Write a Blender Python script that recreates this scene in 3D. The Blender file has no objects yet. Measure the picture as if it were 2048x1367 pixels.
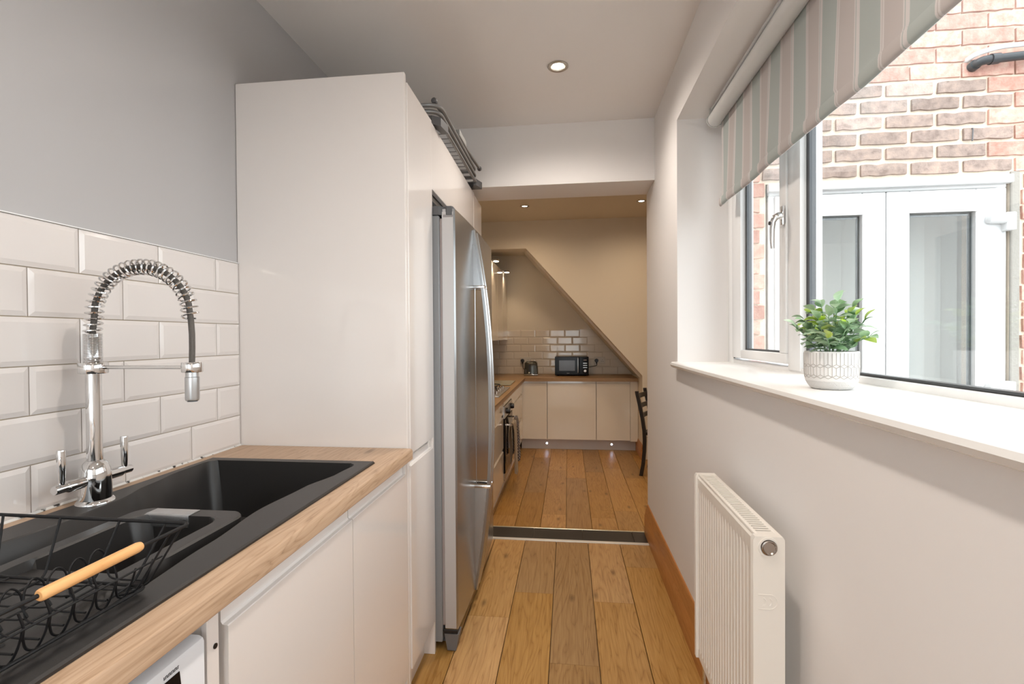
import bpy, bmesh, math, random
from mathutils import Vector, Matrix
random.seed(7)
sc = bpy.context.scene
COL = sc.collection
PI = math.pi

# ------------------------------------------------------------------ camera, world, exposure
YAW, PITCH, ROLL = 0.115766, 0.011272, -0.006992
def cam_rot(yaw, pitch, roll):
    cy, sy = math.cos(yaw), math.sin(yaw)
    B = Matrix(((cy, sy, 0), (0, 0, -1), (-sy, cy, 0)))
    cp, sp = math.cos(pitch), math.sin(pitch)
    P = Matrix(((1, 0, 0), (0, cp, -sp), (0, sp, cp)))
    cr, sr = math.cos(roll), math.sin(roll)
    Q = Matrix(((cr, -sr, 0), (sr, cr, 0), (0, 0, 1)))
    M = Q @ P @ B
    return Matrix((M[0], -M[1], -M[2])).transposed()
cd = bpy.data.cameras.new('camera'); cam = bpy.data.objects.new('camera', cd); COL.objects.link(cam)
cd.sensor_width = 36; cd.lens = 17.0; cd.clip_start = 0.02
cam.matrix_world = Matrix.Translation((0, 0, 1.29)) @ cam_rot(YAW, PITCH, ROLL).to_4x4()
sc.camera = cam

w = bpy.data.worlds.new('overcast'); sc.world = w; w.use_nodes = True
w.node_tree.nodes['Background'].inputs[0].default_value = (0.94, 0.97, 1.0, 1)
w.node_tree.nodes['Background'].inputs[1].default_value = 2.7

sc.view_settings.view_transform = 'Standard'; sc.view_settings.look = 'None'
sc.view_settings.gamma = 1.0; sc.view_settings.use_curve_mapping = False
sc.view_settings.exposure = 0.82
sc.cycles.max_bounces = 7; sc.cycles.use_light_tree = False; sc.cycles.caustics_reflective = False; sc.cycles.caustics_refractive = False
LAMP_NEAR = 36.0      # watts of each downlight in the front room
LAMP_FAR = 18.0       # watts of each downlight in the rear kitchen

# ------------------------------------------------------------------ materials
MAT = {}
def mat(name, col, rough=0.5, metal=0.0, coat=0.0, spec=0.5, bump=0.0, bscale=60.0, emit=0.0, ecol=None, sub=0.0, trans=0.0):
    if name in MAT: return MAT[name]
    m = bpy.data.materials.new(name); m.use_nodes = True
    p = m.node_tree.nodes['Principled BSDF']
    p.inputs['Base Color'].default_value = (*col, 1)
    p.inputs['Roughness'].default_value = rough
    p.inputs['Metallic'].default_value = metal
    p.inputs['Coat Weight'].default_value = coat
    p.inputs['Coat Roughness'].default_value = 0.04
    p.inputs['Specular IOR Level'].default_value = spec
    if trans: p.inputs['Transmission Weight'].default_value = trans
    if emit:
        p.inputs['Emission Color'].default_value = (*(ecol or col), 1); p.inputs['Emission Strength'].default_value = emit
    if bump:
        nt = m.node_tree; tc = nt.nodes.new('ShaderNodeTexCoord'); n = nt.nodes.new('ShaderNodeTexNoise'); b = nt.nodes.new('ShaderNodeBump')
        n.inputs['Scale'].default_value = bscale; n.inputs['Detail'].default_value = 4
        b.inputs['Strength'].default_value = bump; b.inputs['Distance'].default_value = 0.01
        nt.links.new(tc.outputs['Object'], n.inputs['Vector']); nt.links.new(n.outputs['Fac'], b.inputs['Height']); nt.links.new(b.outputs['Normal'], p.inputs['Normal'])
    if emit: m.cycles.emission_sampling = 'NONE'
    MAT[name] = m
    return m
def N(m, t, **kw):
    n = m.node_tree.nodes.new(t)
    for k, v in kw.items():
        if k in n.inputs: n.inputs[k].default_value = v
        else: setattr(n, k, v)
    return n
def L(m, a, b): m.node_tree.links.new(a, b)
def ramp(m, stops):
    r = m.node_tree.nodes.new('ShaderNodeValToRGB'); e = r.color_ramp.elements
    while len(e) < len(stops): e.new(0.5)
    for el, (p, c) in zip(e, stops): el.position = p; el.color = (*c, 1)
    return r

def wood(name, dark, mid, light, rough=0.45, axis='Y', grain=1.0, knots=True, spec=0.4, vary=0.25):
    m = mat(name, mid, rough, spec=spec); p = m.node_tree.nodes['Principled BSDF']
    tc = N(m, 'ShaderNodeTexCoord'); oi = N(m, 'ShaderNodeObjectInfo')
    comb = N(m, 'ShaderNodeVectorMath', operation='SCALE'); comb.inputs[0].default_value = (13.1, 29.7, 7.3)
    L(m, oi.outputs['Random'], comb.inputs['Scale'])
    add = N(m, 'ShaderNodeVectorMath', operation='ADD'); L(m, tc.outputs['Object'], add.inputs[0]); L(m, comb.outputs[0], add.inputs[1])
    mp = N(m, 'ShaderNodeMapping'); L(m, add.outputs[0], mp.inputs['Vector'])
    s = {'Y': (8, 0.8, 8), 'X': (0.8, 8, 8), 'Z': (8, 8, .8)}[axis]
    mp.inputs['Scale'].default_value = tuple(a * grain for a in s)
    n1 = N(m, 'ShaderNodeTexNoise', Scale=1.0, Detail=3.0, Roughness=0.5, Distortion=0.6); L(m, mp.outputs[0], n1.inputs['Vector'])
    wv = N(m, 'ShaderNodeMath', operation='MULTIPLY'); wv.inputs[1].default_value = 17.0 * 3.1416; L(m, n1.outputs['Fac'], wv.inputs[0])
    sn = N(m, 'ShaderNodeMath', operation='SINE'); L(m, wv.outputs[0], sn.inputs[0])
    fr = N(m, 'ShaderNodeMath', operation='POWER'); ab = N(m, 'ShaderNodeMath', operation='ABSOLUTE'); L(m, sn.outputs[0], ab.inputs[0]); L(m, ab.outputs[0], fr.inputs[0]); fr.inputs[1].default_value = 0.45
    mp2 = N(m, 'ShaderNodeMapping'); L(m, add.outputs[0], mp2.inputs['Vector'])
    s2 = {'Y': (160, 5, 160), 'X': (5, 160, 160), 'Z': (160, 160, 5)}[axis]; mp2.inputs['Scale'].default_value = s2
    n2 = N(m, 'ShaderNodeTexNoise', Scale=1.0, Detail=4.0, Roughness=0.7); L(m, mp2.outputs[0], n2.inputs['Vector'])
    mx = N(m, 'ShaderNodeMath', operation='MULTIPLY_ADD'); L(m, fr.outputs[0], mx.inputs[0]); mx.inputs[1].default_value = 0.36
    L(m, n2.outputs['Fac'], mx.inputs[2])
    r = ramp(m, [(0.30, dark), (0.62, mid), (1.0, light)]); L(m, mx.outputs[0], r.inputs[0])
    hs = N(m, 'ShaderNodeHueSaturation'); L(m, r.outputs[0], hs.inputs['Color'])
    v = N(m, 'ShaderNodeMapRange'); v.inputs['To Min'].default_value = 1 - vary; v.inputs['To Max'].default_value = 1 + vary * 0.8
    L(m, oi.outputs['Random'], v.inputs['Value']); L(m, v.outputs[0], hs.inputs['Value'])
    sat = N(m, 'ShaderNodeMath', operation='MULTIPLY'); sat.inputs[1].default_value = 7.31; L(m, oi.outputs['Random'], sat.inputs[0])
    sf = N(m, 'ShaderNodeMath', operation='FRACT'); L(m, sat.outputs[0], sf.inputs[0])
    sm = N(m, 'ShaderNodeMapRange'); sm.inputs['To Min'].default_value = 1.0 if vary else 1; sm.inputs['To Max'].default_value = 1.16 if vary else 1; L(m, sf.outputs[0], sm.inputs['Value'])
    L(m, sm.outputs[0], hs.inputs['Saturation'])
    out = hs.outputs[0]
    if knots:
        mp3 = N(m, 'ShaderNodeMapping'); L(m, add.outputs[0], mp3.inputs['Vector'])
        mp3.inputs['Scale'].default_value = {'Y': (5.5, 2.2, 1), 'X': (2.2, 5.5, 1), 'Z': (5, 5, 2)}[axis]
        vo = N(m, 'ShaderNodeTexVoronoi', Scale=1.0, Randomness=1.0); vo.voronoi_dimensions = '2D'; L(m, mp3.outputs[0], vo.inputs['Vector'])
        kr = ramp(m, [(0.02, (1, 1, 1)), (0.10, (0, 0, 0))]); L(m, vo.outputs['Distance'], kr.inputs[0])
        sp = N(m, 'ShaderNodeSeparateColor'); L(m, vo.outputs['Color'], sp.inputs[0])
        gt = N(m, 'ShaderNodeMath', operation='GREATER_THAN'); gt.inputs[1].default_value = 0.55; L(m, sp.outputs[0], gt.inputs[0])
        km = N(m, 'ShaderNodeMath', operation='MULTIPLY'); L(m, kr.outputs[0], km.inputs[0]); L(m, gt.outputs[0], km.inputs[1])
        k2 = N(m, 'ShaderNodeMath', operation='MULTIPLY'); L(m, km.outputs[0], k2.inputs[0]); k2.inputs[1].default_value = 0.6
        mix = N(m, 'ShaderNodeMix', data_type='RGBA'); L(m, k2.outputs[0], mix.inputs[0]); L(m, out, mix.inputs[6])
        mix.inputs[7].default_value = (*[c * 0.45 for c in dark], 1); out = mix.outputs[2]
    L(m, out, p.inputs['Base Color'])
    b = N(m, 'ShaderNodeBump'); b.inputs['Strength'].default_value = 0.08; b.inputs['Distance'].default_value = 0.002
    L(m, n2.outputs['Fac'], b.inputs['Height']); L(m, b.outputs[0], p.inputs['Normal'])
    return m

def glass(name, tint=(0.96, 0.98, 0.98), fac=0.08):
    m = bpy.data.materials.new(name); m.use_nodes = True; nt = m.node_tree
    for n in list(nt.nodes):
        if n.type != 'OUTPUT_MATERIAL': nt.nodes.remove(n)
    o = nt.nodes['Material Output']
    t = nt.nodes.new('ShaderNodeBsdfTransparent'); t.inputs[0].default_value = (*tint, 1)
    g = nt.nodes.new('ShaderNodeBsdfGlossy'); g.inputs['Roughness'].default_value = 0.0; g.inputs[0].default_value = (1, 1, 1, 1)
    lw = nt.nodes.new('ShaderNodeLayerWeight'); lw.inputs[0].default_value = 0.5
    pw = nt.nodes.new('ShaderNodeMath'); pw.operation = 'POWER'; pw.inputs[1].default_value = 4.0; nt.links.new(lw.outputs['Facing'], pw.inputs[0])
    f = nt.nodes.new('ShaderNodeMath'); f.operation = 'MULTIPLY_ADD'; f.inputs[1].default_value = 0.6; f.inputs[2].default_value = fac * 0.5; nt.links.new(pw.outputs[0], f.inputs[0])
    x = nt.nodes.new('ShaderNodeMixShader')
    nt.links.new(f.outputs[0], x.inputs[0]); nt.links.new(t.outputs[0], x.inputs[1]); nt.links.new(g.outputs[0], x.inputs[2]); nt.links.new(x.outputs[0], o.inputs[0])
    MAT[name] = m
    return m

def brickmat(name, cols, rough=0.9):
    m = mat(name, cols[1], rough, spec=0.2); p = m.node_tree.nodes['Principled BSDF']
    tc = N(m, 'ShaderNodeTexCoord'); oi = N(m, 'ShaderNodeObjectInfo')
    sc_ = N(m, 'ShaderNodeVectorMath', operation='SCALE'); sc_.inputs[0].default_value = (17, 31, 11); L(m, oi.outputs['Random'], sc_.inputs['Scale'])
    ad = N(m, 'ShaderNodeVectorMath', operation='ADD'); L(m, tc.outputs['Object'], ad.inputs[0]); L(m, sc_.outputs[0], ad.inputs[1])
    n = N(m, 'ShaderNodeTexNoise', Scale=22.0, Detail=6.0, Roughness=0.7); L(m, ad.outputs[0], n.inputs['Vector'])
    r = ramp(m, [(0.3, cols[0]), (0.5, cols[1]), (0.72, cols[2])]); L(m, n.outputs['Fac'], r.inputs[0])
    hs = N(m, 'ShaderNodeHueSaturation'); L(m, r.outputs[0], hs.inputs['Color'])
    v = N(m, 'ShaderNodeMapRange'); v.inputs['To Min'].default_value = 0.78; v.inputs['To Max'].default_value = 1.22; L(m, oi.outputs['Random'], v.inputs['Value']); L(m, v.outputs[0], hs.inputs['Value'])
    L(m, hs.outputs[0], p.inputs['Base Color'])
    b = N(m, 'ShaderNodeBump'); b.inputs['Strength'].default_value = 0.5; b.inputs['Distance'].default_value = 0.004
    n3 = N(m, 'ShaderNodeTexNoise', Scale=140.0, Detail=5.0); L(m, ad.outputs[0], n3.inputs['Vector'])
    L(m, n3.outputs['Fac'], b.inputs['Height']); L(m, b.outputs[0], p.inputs['Normal'])
    return m

wall_white = mat('warm white paint', (0.85, 0.82, 0.80), 0.7, spec=0.25, bump=0.03, bscale=25)
wall_cream = mat('cream paint', (0.76, 0.70, 0.60), 0.7, spec=0.25, bump=0.03, bscale=25)
wall_grey = mat('grey paint', (0.49, 0.48, 0.482), 0.6, spec=0.3, bump=0.03, bscale=25)
ceil_white = mat('ceiling paint', (0.87, 0.835, 0.81), 0.85, spec=0.1)
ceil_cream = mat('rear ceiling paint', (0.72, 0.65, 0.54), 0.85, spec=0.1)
gloss = mat('gloss white cabinet', (0.78, 0.735, 0.705), 0.10, coat=0.4)
gloss_cream = mat('gloss cream cabinet', (0.80, 0.745, 0.66), 0.10, coat=0.4)
carcass = mat('white melamine', (0.80, 0.76, 0.72), 0.45)
upvc = mat('white upvc', (0.86, 0.86, 0.86), 0.25)
upvc_out = mat('darkened white upvc', (0.62, 0.62, 0.62), 0.35)  # white lowered in colour so the door keeps detail under the bright sky
sillm = mat('white gloss sill', (0.86, 0.85, 0.83), 0.22)
radm = mat('cream white enamel', (0.82, 0.775, 0.71), 0.30)
tilem = mat('white glazed tile', (0.76, 0.715, 0.69), 0.07, coat=0.3)
tilem2 = mat('cream glazed tile', (0.76, 0.69, 0.60), 0.08, coat=0.3)
groutm = mat('cream grout', (0.50, 0.42, 0.32), 0.9)
chrome = mat('chrome', (0.72, 0.72, 0.72), 0.06, metal=1.0)
steel = mat('brushed steel', (0.56, 0.57, 0.58), 0.30, metal=1.0)
steel_d = mat('satin steel door', (0.42, 0.43, 0.44), 0.27, metal=0.9)
steel_side = mat('fridge edge grey', (0.50, 0.485, 0.48), 0.42, metal=0.3)
grey_d = mat('dark grey plastic', (0.10, 0.10, 0.105), 0.45)
grey_m = mat('mid grey paint', (0.22, 0.225, 0.235), 0.4)
rubber = mat('pinkish gasket', (0.33, 0.28, 0.27), 0.6)
black = mat('black plastic', (0.012, 0.012, 0.013), 0.35)
blackgloss = mat('black glass', (0.008, 0.007, 0.007), 0.08, spec=0.12)
wirem = mat('black powder coat', (0.008, 0.008, 0.009), 0.55, spec=0.3)
sinkm = mat('black granite composite', (0.020, 0.018, 0.017), 0.40, spec=0.5, bump=0.05, bscale=900)
hosem = mat('braided grey hose', (0.12, 0.11, 0.10), 0.45, metal=0.5, bump=0.4, bscale=700)
white_p = mat('white plastic', (0.80, 0.80, 0.80), 0.35)
tube_grey = mat('silver grey tube', (0.26, 0.26, 0.26), 0.35, metal=0.6)
dark_tile = mat('dark threshold tile', (0.022, 0.019, 0.017), 0.35)
strip_w = mat('pale metal strip', (0.72, 0.70, 0.66), 0.35, metal=0.3)
brass = mat('brass nosing', (0.75, 0.68, 0.50), 0.3, metal=1.0)
mortar = mat('pale mortar', (0.70, 0.60, 0.49), 0.95, spec=0.1, bump=0.4, bscale=120)
render_g = mat('grey cement render', (0.32, 0.30, 0.27), 0.95, spec=0.1, bump=0.4, bscale=60)
slab = mat('subfloor', (0.10, 0.06, 0.03), 0.9)
paving = mat('grey paving', (0.35, 0.34, 0.33), 0.9, spec=0.1, bump=0.2, bscale=20)
towel_b = mat('beige towel', (0.72, 0.63, 0.52), 0.95, spec=0.1, bump=0.3, bscale=400)
lampglow = mat('lit lamp glass', (1, 0.93, 0.80), 0.3, emit=14.0, ecol=(1, 0.90, 0.74))
ledglow = mat('lit blue white led', (0.8, 0.88, 1), 0.3, emit=12.0, ecol=(0.62, 0.76, 1))
lamp_ring = mat('satin nickel ring', (0.50, 0.47, 0.42), 0.3, metal=1.0)
soil = mat('dark moss', (0.03, 0.035, 0.02), 0.9)
oak = wood('oak floor', (0.19, 0.092, 0.034), (0.36, 0.200, 0.080), (0.49, 0.300, 0.132), rough=0.38, vary=0.24)
oak_top = wood('oak worktop', (0.26, 0.160, 0.095), (0.41, 0.270, 0.170), (0.53, 0.370, 0.250), rough=0.42, grain=1.6, vary=0.0)
oak_top_x = wood('oak worktop across', (0.21, 0.125, 0.058), (0.32, 0.195, 0.095), (0.42, 0.27, 0.14), rough=0.42, axis='X', grain=1.6, vary=0.0)
pine = wood('orange pine', (0.30, 0.105, 0.022), (0.42, 0.165, 0.040), (0.50, 0.22, 0.065), rough=0.35, knots=False, vary=0.0)
beech = wood('beech handle', (0.60, 0.28, 0.095), (0.72, 0.37, 0.14), (0.80, 0.46, 0.20), rough=0.45, knots=False, vary=0.0)
pane_m = glass('clear window glass')
red_brick = brickmat('red brick', [(0.40, 0.19, 0.145), (0.55, 0.31, 0.25), (0.62, 0.44, 0.36)])
dark_brick = brickmat('brown brick', [(0.19, 0.14, 0.12), (0.33, 0.25, 0.215), (0.47, 0.34, 0.275)])
pipe_b = mat('black pipe', (0.02, 0.025, 0.03), 0.35)
blind_slat = mat('pale vertical blind', (0.70, 0.69, 0.66), 0.8)

def stripe_mat():
    m = mat('striped blind fabric', (0.5, 0.5, 0.48), 0.85, spec=0.1); p = m.node_tree.nodes['Principled BSDF']
    tc = N(m, 'ShaderNodeTexCoord'); se = N(m, 'ShaderNodeSeparateXYZ'); L(m, tc.outputs['UV'], se.inputs[0])
    dv = N(m, 'ShaderNodeMath', operation='DIVIDE'); L(m, se.outputs[0], dv.inputs[0]); dv.inputs[1].default_value = 0.1665
    fr = N(m, 'ShaderNodeMath', operation='FRACT'); L(m, dv.outputs[0], fr.inputs[0])
    g, b_, wv = (0.46, 0.495, 0.475), (0.56, 0.51, 0.49), (0.68, 0.64, 0.625)
    r = ramp(m, [(0.0, wv), (0.030, g), (0.044, wv), (0.074, b_), (0.43, wv), (0.462, b_), (0.478, wv), (0.51, g), (0.955, wv)])
    r.color_ramp.interpolation = 'CONSTANT'
    L(m, fr.outputs[0], r.inputs[0]); L(m, r.outputs[0], p.inputs['Base Color'])
    tr = N(m, 'ShaderNodeBsdfTranslucent'); L(m, r.outputs[0], tr.inputs[0]); mx = N(m, 'ShaderNodeMixShader'); mx.inputs[0].default_value = 0.12
    L(m, p.outputs[0], mx.inputs[1]); L(m, tr.outputs[0], mx.inputs[2]); L(m, mx.outputs[0], m.node_tree.nodes['Material Output'].inputs[0])
    return m
fabric = stripe_mat()

def gingham():
    m = mat('blue gingham towel', (0.5, 0.5, 0.55), 0.95, spec=0.1); p = m.node_tree.nodes['Principled BSDF']
    tc = N(m, 'ShaderNodeTexCoord'); c = N(m, 'ShaderNodeTexChecker', Scale=70.0)
    c.inputs['Color1'].default_value = (0.62, 0.56, 0.50, 1); c.inputs['Color2'].default_value = (0.10, 0.10, 0.17, 1)
    L(m, tc.outputs['Object'], c.inputs['Vector']); L(m, c.outputs[0], p.inputs['Base Color'])
    return m
gingham_m = gingham()

def leafmat(name, a, b):
    m = mat(name, a, 0.45, spec=0.4); p = m.node_tree.nodes['Principled BSDF']
    tc = N(m, 'ShaderNodeTexCoord'); n = N(m, 'ShaderNodeTexNoise', Scale=60.0); L(m, tc.outputs['Object'], n.inputs['Vector'])
    r = ramp(m, [(0.35, a), (0.65, b)]); L(m, n.outputs['Fac'], r.inputs[0]); L(m, r.outputs[0], p.inputs['Base Color'])
    return m
leaf_ms = [leafmat('sage leaf', (0.38, 0.54, 0.34), (0.58, 0.71, 0.53)), leafmat('lime leaf', (0.42, 0.57, 0.08), (0.60, 0.70, 0.26)), leafmat('deep green leaf', (0.15, 0.27, 0.14), (0.27, 0.42, 0.23))]

# ------------------------------------------------------------------ mesh helpers
def newbm(): return bmesh.new()
def box(bm, x0, x1, y0, y1, z0, z1, bev=0.0, seg=2):
    vs = [bm.verts.new((x, y, z)) for x in (x0, x1) for y in (y0, y1) for z in (z0, z1)]
    fs = [bm.faces.new([vs[i] for i in f]) for f in ((0, 1, 3, 2), (4, 6, 7, 5), (0, 4, 5, 1), (2, 3, 7, 6), (0, 2, 6, 4), (1, 5, 7, 3))]
    if bev > 0:
        es = list({e for f in fs for e in f.edges})
        bmesh.ops.bevel(bm, geom=es, offset=bev, segments=seg, profile=0.5, affect='EDGES')
    return bm
def prism(bm, pts, axis, a, b):
    """extrude a 2-D polygon along an axis; pts are the two other coordinates in order"""
    def v(p, t):
        return {'x': (t, p[0], p[1]), 'y': (p[0], t, p[1]), 'z': (p[0], p[1], t)}[axis]
    A = [bm.verts.new(v(p, a)) for p in pts]; B = [bm.verts.new(v(p, b)) for p in pts]
    n = len(pts)
    bm.faces.new(A); bm.faces.new(B[::-1])
    for i in range(n): bm.faces.new((A[i], B[i], B[(i + 1) % n], A[(i + 1) % n]))
    return bm
def tube(bm, pts, r, seg=8, closed=False, caps=True):
    pts = [Vector(p) for p in pts]; n = len(pts); rs = r if isinstance(r, (list, tuple)) else [r] * n
    tang = []
    for i in range(n):
        if closed: t = pts[(i + 1) % n] - pts[i - 1]
        else: t = pts[min(i + 1, n - 1)] - pts[max(i - 1, 0)]
        tang.append(t.normalized() if t.length > 1e-9 else Vector((0, 0, 1)))
    t0 = tang[0]; up = Vector((0, 0, 1)) if abs(t0.z) < 0.9 else Vector((1, 0, 0))
    nrm = t0.cross(up).normalized(); rings = []
    for i in range(n):
        t = tang[i]; nrm = (nrm - t * nrm.dot(t)); nrm = nrm.normalized() if nrm.length > 1e-6 else t.orthogonal().normalized()
        bn = t.cross(nrm)
        rings.append([bm.verts.new(pts[i] + (nrm * math.cos(a) + bn * math.sin(a)) * rs[i]) for a in (2 * PI * k / seg for k in range(seg))])
    m = n if closed else n - 1
    for i in range(m):
        A, B = rings[i], rings[(i + 1) % n]
        off = 0
        if closed and i == n - 1:
            off = min(range(seg), key=lambda o: (A[0].co - B[o].co).length)
        for k in range(seg): bm.faces.new((A[k], A[(k + 1) % seg], B[(k + 1 + off) % seg], B[(k + off) % seg]))
    if caps and not closed: bm.faces.new(rings[0][::-1]); bm.faces.new(rings[-1])
    return bm
def lathe(bm, prof, c=(0, 0, 0), seg=24, axis='z', cap=True):
    rings = []
    def v(r, h, a):
        x, y = r * math.cos(a), r * math.sin(a)
        p = {'z': (x, y, h), 'x': (h, x, y), 'y': (x, h, y)}[axis]
        return bm.verts.new((c[0] + p[0], c[1] + p[1], c[2] + p[2]))
    for r, h in prof: rings.append([v(max(r, 1e-5), h, 2 * PI * k / seg) for k in range(seg)])
    for A, B in zip(rings, rings[1:]):
        for k in range(seg): bm.faces.new((A[k], A[(k + 1) % seg], B[(k + 1) % seg], B[k]))
    if cap:
        bm.faces.new(rings[0][::-1]); bm.faces.new(rings[-1])
    return bm
def arc(c, r, a0, a1, n, ax=('x', 'z')):
    out = []
    for i in range(n + 1):
        a = a0 + (a1 - a0) * i / n; p = list(c)
        p['xyz'.index(ax[0])] += r * math.cos(a); p['xyz'.index(ax[1])] += r * math.sin(a); out.append(tuple(p))
    return out
def smooth_path(pts, r, n=5, closed=False):
    """round the corners of a polyline"""
    pts = [Vector(p) for p in pts]; out = []; m = len(pts)
    for i in range(m):
        if not closed and i in (0, m - 1): out.append(pts[i]); continue
        a, b, c = pts[i - 1], pts[i], pts[(i + 1) % m]
        d = min(r, (a - b).length * 0.49, (c - b).length * 0.49)
        p0 = b + (a - b).normalized() * d; p1 = b + (c - b).normalized() * d
        for k in range(n + 1):
            t = k / n; out.append(p0 * (1 - t) ** 2 + b * 2 * t * (1 - t) + p1 * t * t)
    return out
def finish(bm, name, sharp=35):
    bmesh.ops.recalc_face_normals(bm, faces=bm.faces[:])
    me = bpy.data.meshes.new(name); bm.to_mesh(me); bm.free()
    for p in me.polygons: p.use_smooth = True
    me.set_sharp_from_angle(angle=math.radians(sharp))
    return me
def obj(name, bm, m, parent=None, sharp=35):
    me = finish(bm, name, sharp) if isinstance(bm, bmesh.types.BMesh) else bm
    if m is not None and len(me.materials) == 0: me.materials.append(m)
    o = bpy.data.objects.new(name, me); COL.objects.link(o)
    if parent is not None:
        o.parent = parent; o.matrix_parent_inverse = Matrix.Translation(-Vector(parent['_o'] if '_o' in parent else (0, 0, 0)))
    return o
def thing(name, label, cat, loc, group=None):
    o = bpy.data.objects.new(name, None); COL.objects.link(o); o.location = loc; o.empty_display_size = 0.05
    o['_o'] = list(loc); o['label'] = label; o['category'] = cat
    if group: o['group'] = group
    return o
def tag(o, label, cat, group=None):
    o['label'] = label; o['category'] = cat
    if group: o['group'] = group
    return o
def struct(name, bm, m, label=None):
    o = obj(name, bm, m); o['kind'] = 'structure'
    if label: o['label'] = label
    return o
def piece(name, me, loc, parent, rot=(0, 0, 0)):
    """one of many alike pieces: shared mesh, own place"""
    o = bpy.data.objects.new(name, me); COL.objects.link(o); o.parent = parent
    o.matrix_parent_inverse = Matrix.Translation(-Vector(parent['_o'] if '_o' in parent else (0, 0, 0)))
    o.location = loc; o.rotation_euler = rot
    return o
def B(name, m, parent, x0, x1, y0, y1, z0, z1, bev=0.0015, seg=1):
    return obj(name, box(newbm(), x0, x1, y0, y1, z0, z1, bev, seg), m, parent)

# ------------------------------------------------------------------ the room shell
XL, XR = -1.170, 0.513          # wall faces of the front room
ZC, ZC2, ZF2 = 2.575, 2.655, -0.14
YB = -1.7                        # wall behind the viewer
YS = 3.245                       # step down to the rear kitchen
YW = 2.65                        # outer face of the house wall seen through the window

# floors: a slab with separate planks
def plank_floor(name, z, x0, x1, y0, y1, bounds, length, joints):
    base = struct(name, box(newbm(), x0, x1, y0, y1, z - 0.06, z - 0.012), slab)
    cache = {}
    for i in range(len(bounds) - 1):
        a, b = bounds[i], bounds[i + 1]
        if b <= x0 + 0.001 or a >= x1 - 0.001: continue
        a, b = max(a, x0), min(b, x1)
        j = joints[i % len(joints)]
        ys = [y0]; k = math.ceil((y0 + 0.02 - j) / length)
        while j + k * length < y1 - 0.02:
            ys.append(j + k * length); k += 1
        ys.append(y1)
        for c, d in zip(ys, ys[1:]):
            key = (round(b - a, 4), round(d - c, 4))
            if key not in cache:
                wdt, ln = b - a - 0.0028, d - c - 0.0010
                bm = newbm(); box(bm, -wdt / 2, wdt / 2, -ln / 2, ln / 2, -0.012, 0)
                es = [e for e in bm.edges if all(v.co.z > -0.001 for v in e.verts) and abs(e.verts[0].co.x - e.verts[1].co.x) < 1e-6]
                bmesh.ops.bevel(bm, geom=es, offset=0.0012, segments=1, affect='EDGES')
                me = finish(bm, 'plank'); me.materials.append(oak); cache[key] = me
            piece('plank', cache[key], ((a + b) / 2, (c + d) / 2, z), base)
    return base
plank_floor('floor', 0.0, XL, XR, YB, 3.04, [-1.254 + 0.1955 * k for k in range(10)], 1.29, [0.55, 1.05, 0.2, 0.75, 0.9, 2.415, 1.9, 2.365, 1.45])
plank_floor('floor_rear', ZF2, XL, 2.9, YS, 6.68, [-1.183 + 0.1932 * k for k in range(23)], 1.29, [3.4, 4.2, 3.9, 3.83, 5.7, 3.88, 4.9, 3.84, 5.3, 3.66, 4.6, 3.5])

struct('floor_dining', box(newbm(), 0.81, 2.9, YW + 0.1, YS, -0.25, ZF2), oak)
# dark tiled strip at the edge of the step
th = struct('trim_1', box(newbm(), XL, XR, 3.04, YS, -0.15, -0.008), slab)
for a, b in ((-1.1, -0.82), (-0.82, -0.53), (-0.53, -0.235), (-0.235, 0.085), (0.085, 0.405), (0.405, 0.51)):
    B('tile', dark_tile, th, a + 0.001, b - 0.001, 3.064, YS - 0.008, -0.008, 0.001, 0.001)
B('metal_strip', strip_w, th, -0.62, 0.492, 3.036, 3.063, -0.008, 0.005, 0.002, 2)
B('nosing', brass, th, -0.62, 0.505, YS - 0.008, YS + 0.003, -0.03, 0.003, 0.001)

# left wall, grey paint with six rows of bevelled tiles
wl = struct('wall_left', box(newbm(), XL - 0.15, XL, YB, 6.85, -0.2, 2.8), wall_grey)
def tile_mesh(ln, ht, mm, th_=0.009, bev=0.011):
    bm = newbm(); w2, h2 = ln / 2 - 0.0012, ht / 2 - 0.0012
    r0 = [bm.verts.new(p) for p in ((-w2, 0, -h2), (w2, 0, -h2), (w2, 0, h2), (-w2, 0, h2))]
    r1 = [bm.verts.new((v.co.x, -th_ * 0.68, v.co.z)) for v in r0]
    b = min(bev, w2 * 0.4)
    r2 = [bm.verts.new(p) for p in ((-w2 + b, -th_, -h2 + bev), (w2 - b, -th_, -h2 + bev), (w2 - b, -th_, h2 - bev), (-w2 + b, -th_, h2 - bev))]
    for A, C in ((r0, r1), (r1, r2)):
        for i in range(4): bm.faces.new((A[i], A[(i + 1) % 4], C[(i + 1) % 4], C[i]))
    bm.faces.new(r2); bm.faces.new(r0[::-1])
    bmesh.ops.recalc_face_normals(bm, faces=bm.faces[:])
    me = bpy.data.meshes.new('tile'); bm.to_mesh(me); bm.free(); me.materials.append(mm)
    return me
TH, TL = 0.1076, 0.2265
obj('grout', box(newbm(), XL, XL + 0.003, -0.6, 1.598, 0.91, 0.91 + 6 * TH), groutm, wl)
tcache = {}
for r in range(6):
    zc = 0.91 + TH * (5 - r) + TH / 2
    off = 1.033 if r % 2 == 0 else 0.9205
    edges = [off + TL * k for k in range(-8, 4)]
    edges = [e for e in edges if -0.6 < e < 1.597] + [1.598]
    for a, b in zip(edges, edges[1:]):
        key = round(b - a, 4)
        if key not in tcache: tcache[key] = tile_mesh(b - a, TH, tilem)
        piece('tile', tcache[key], (XL + 0.0005, (a + b) / 2, zc), wl, (0, 0, PI / 2))
obj('tile_trim', box(newbm(), XL, XL + 0.010, -0.6, 1.598, 0.91 + 6 * TH, 0.9125 + 6 * TH), upvc, wl)

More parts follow.
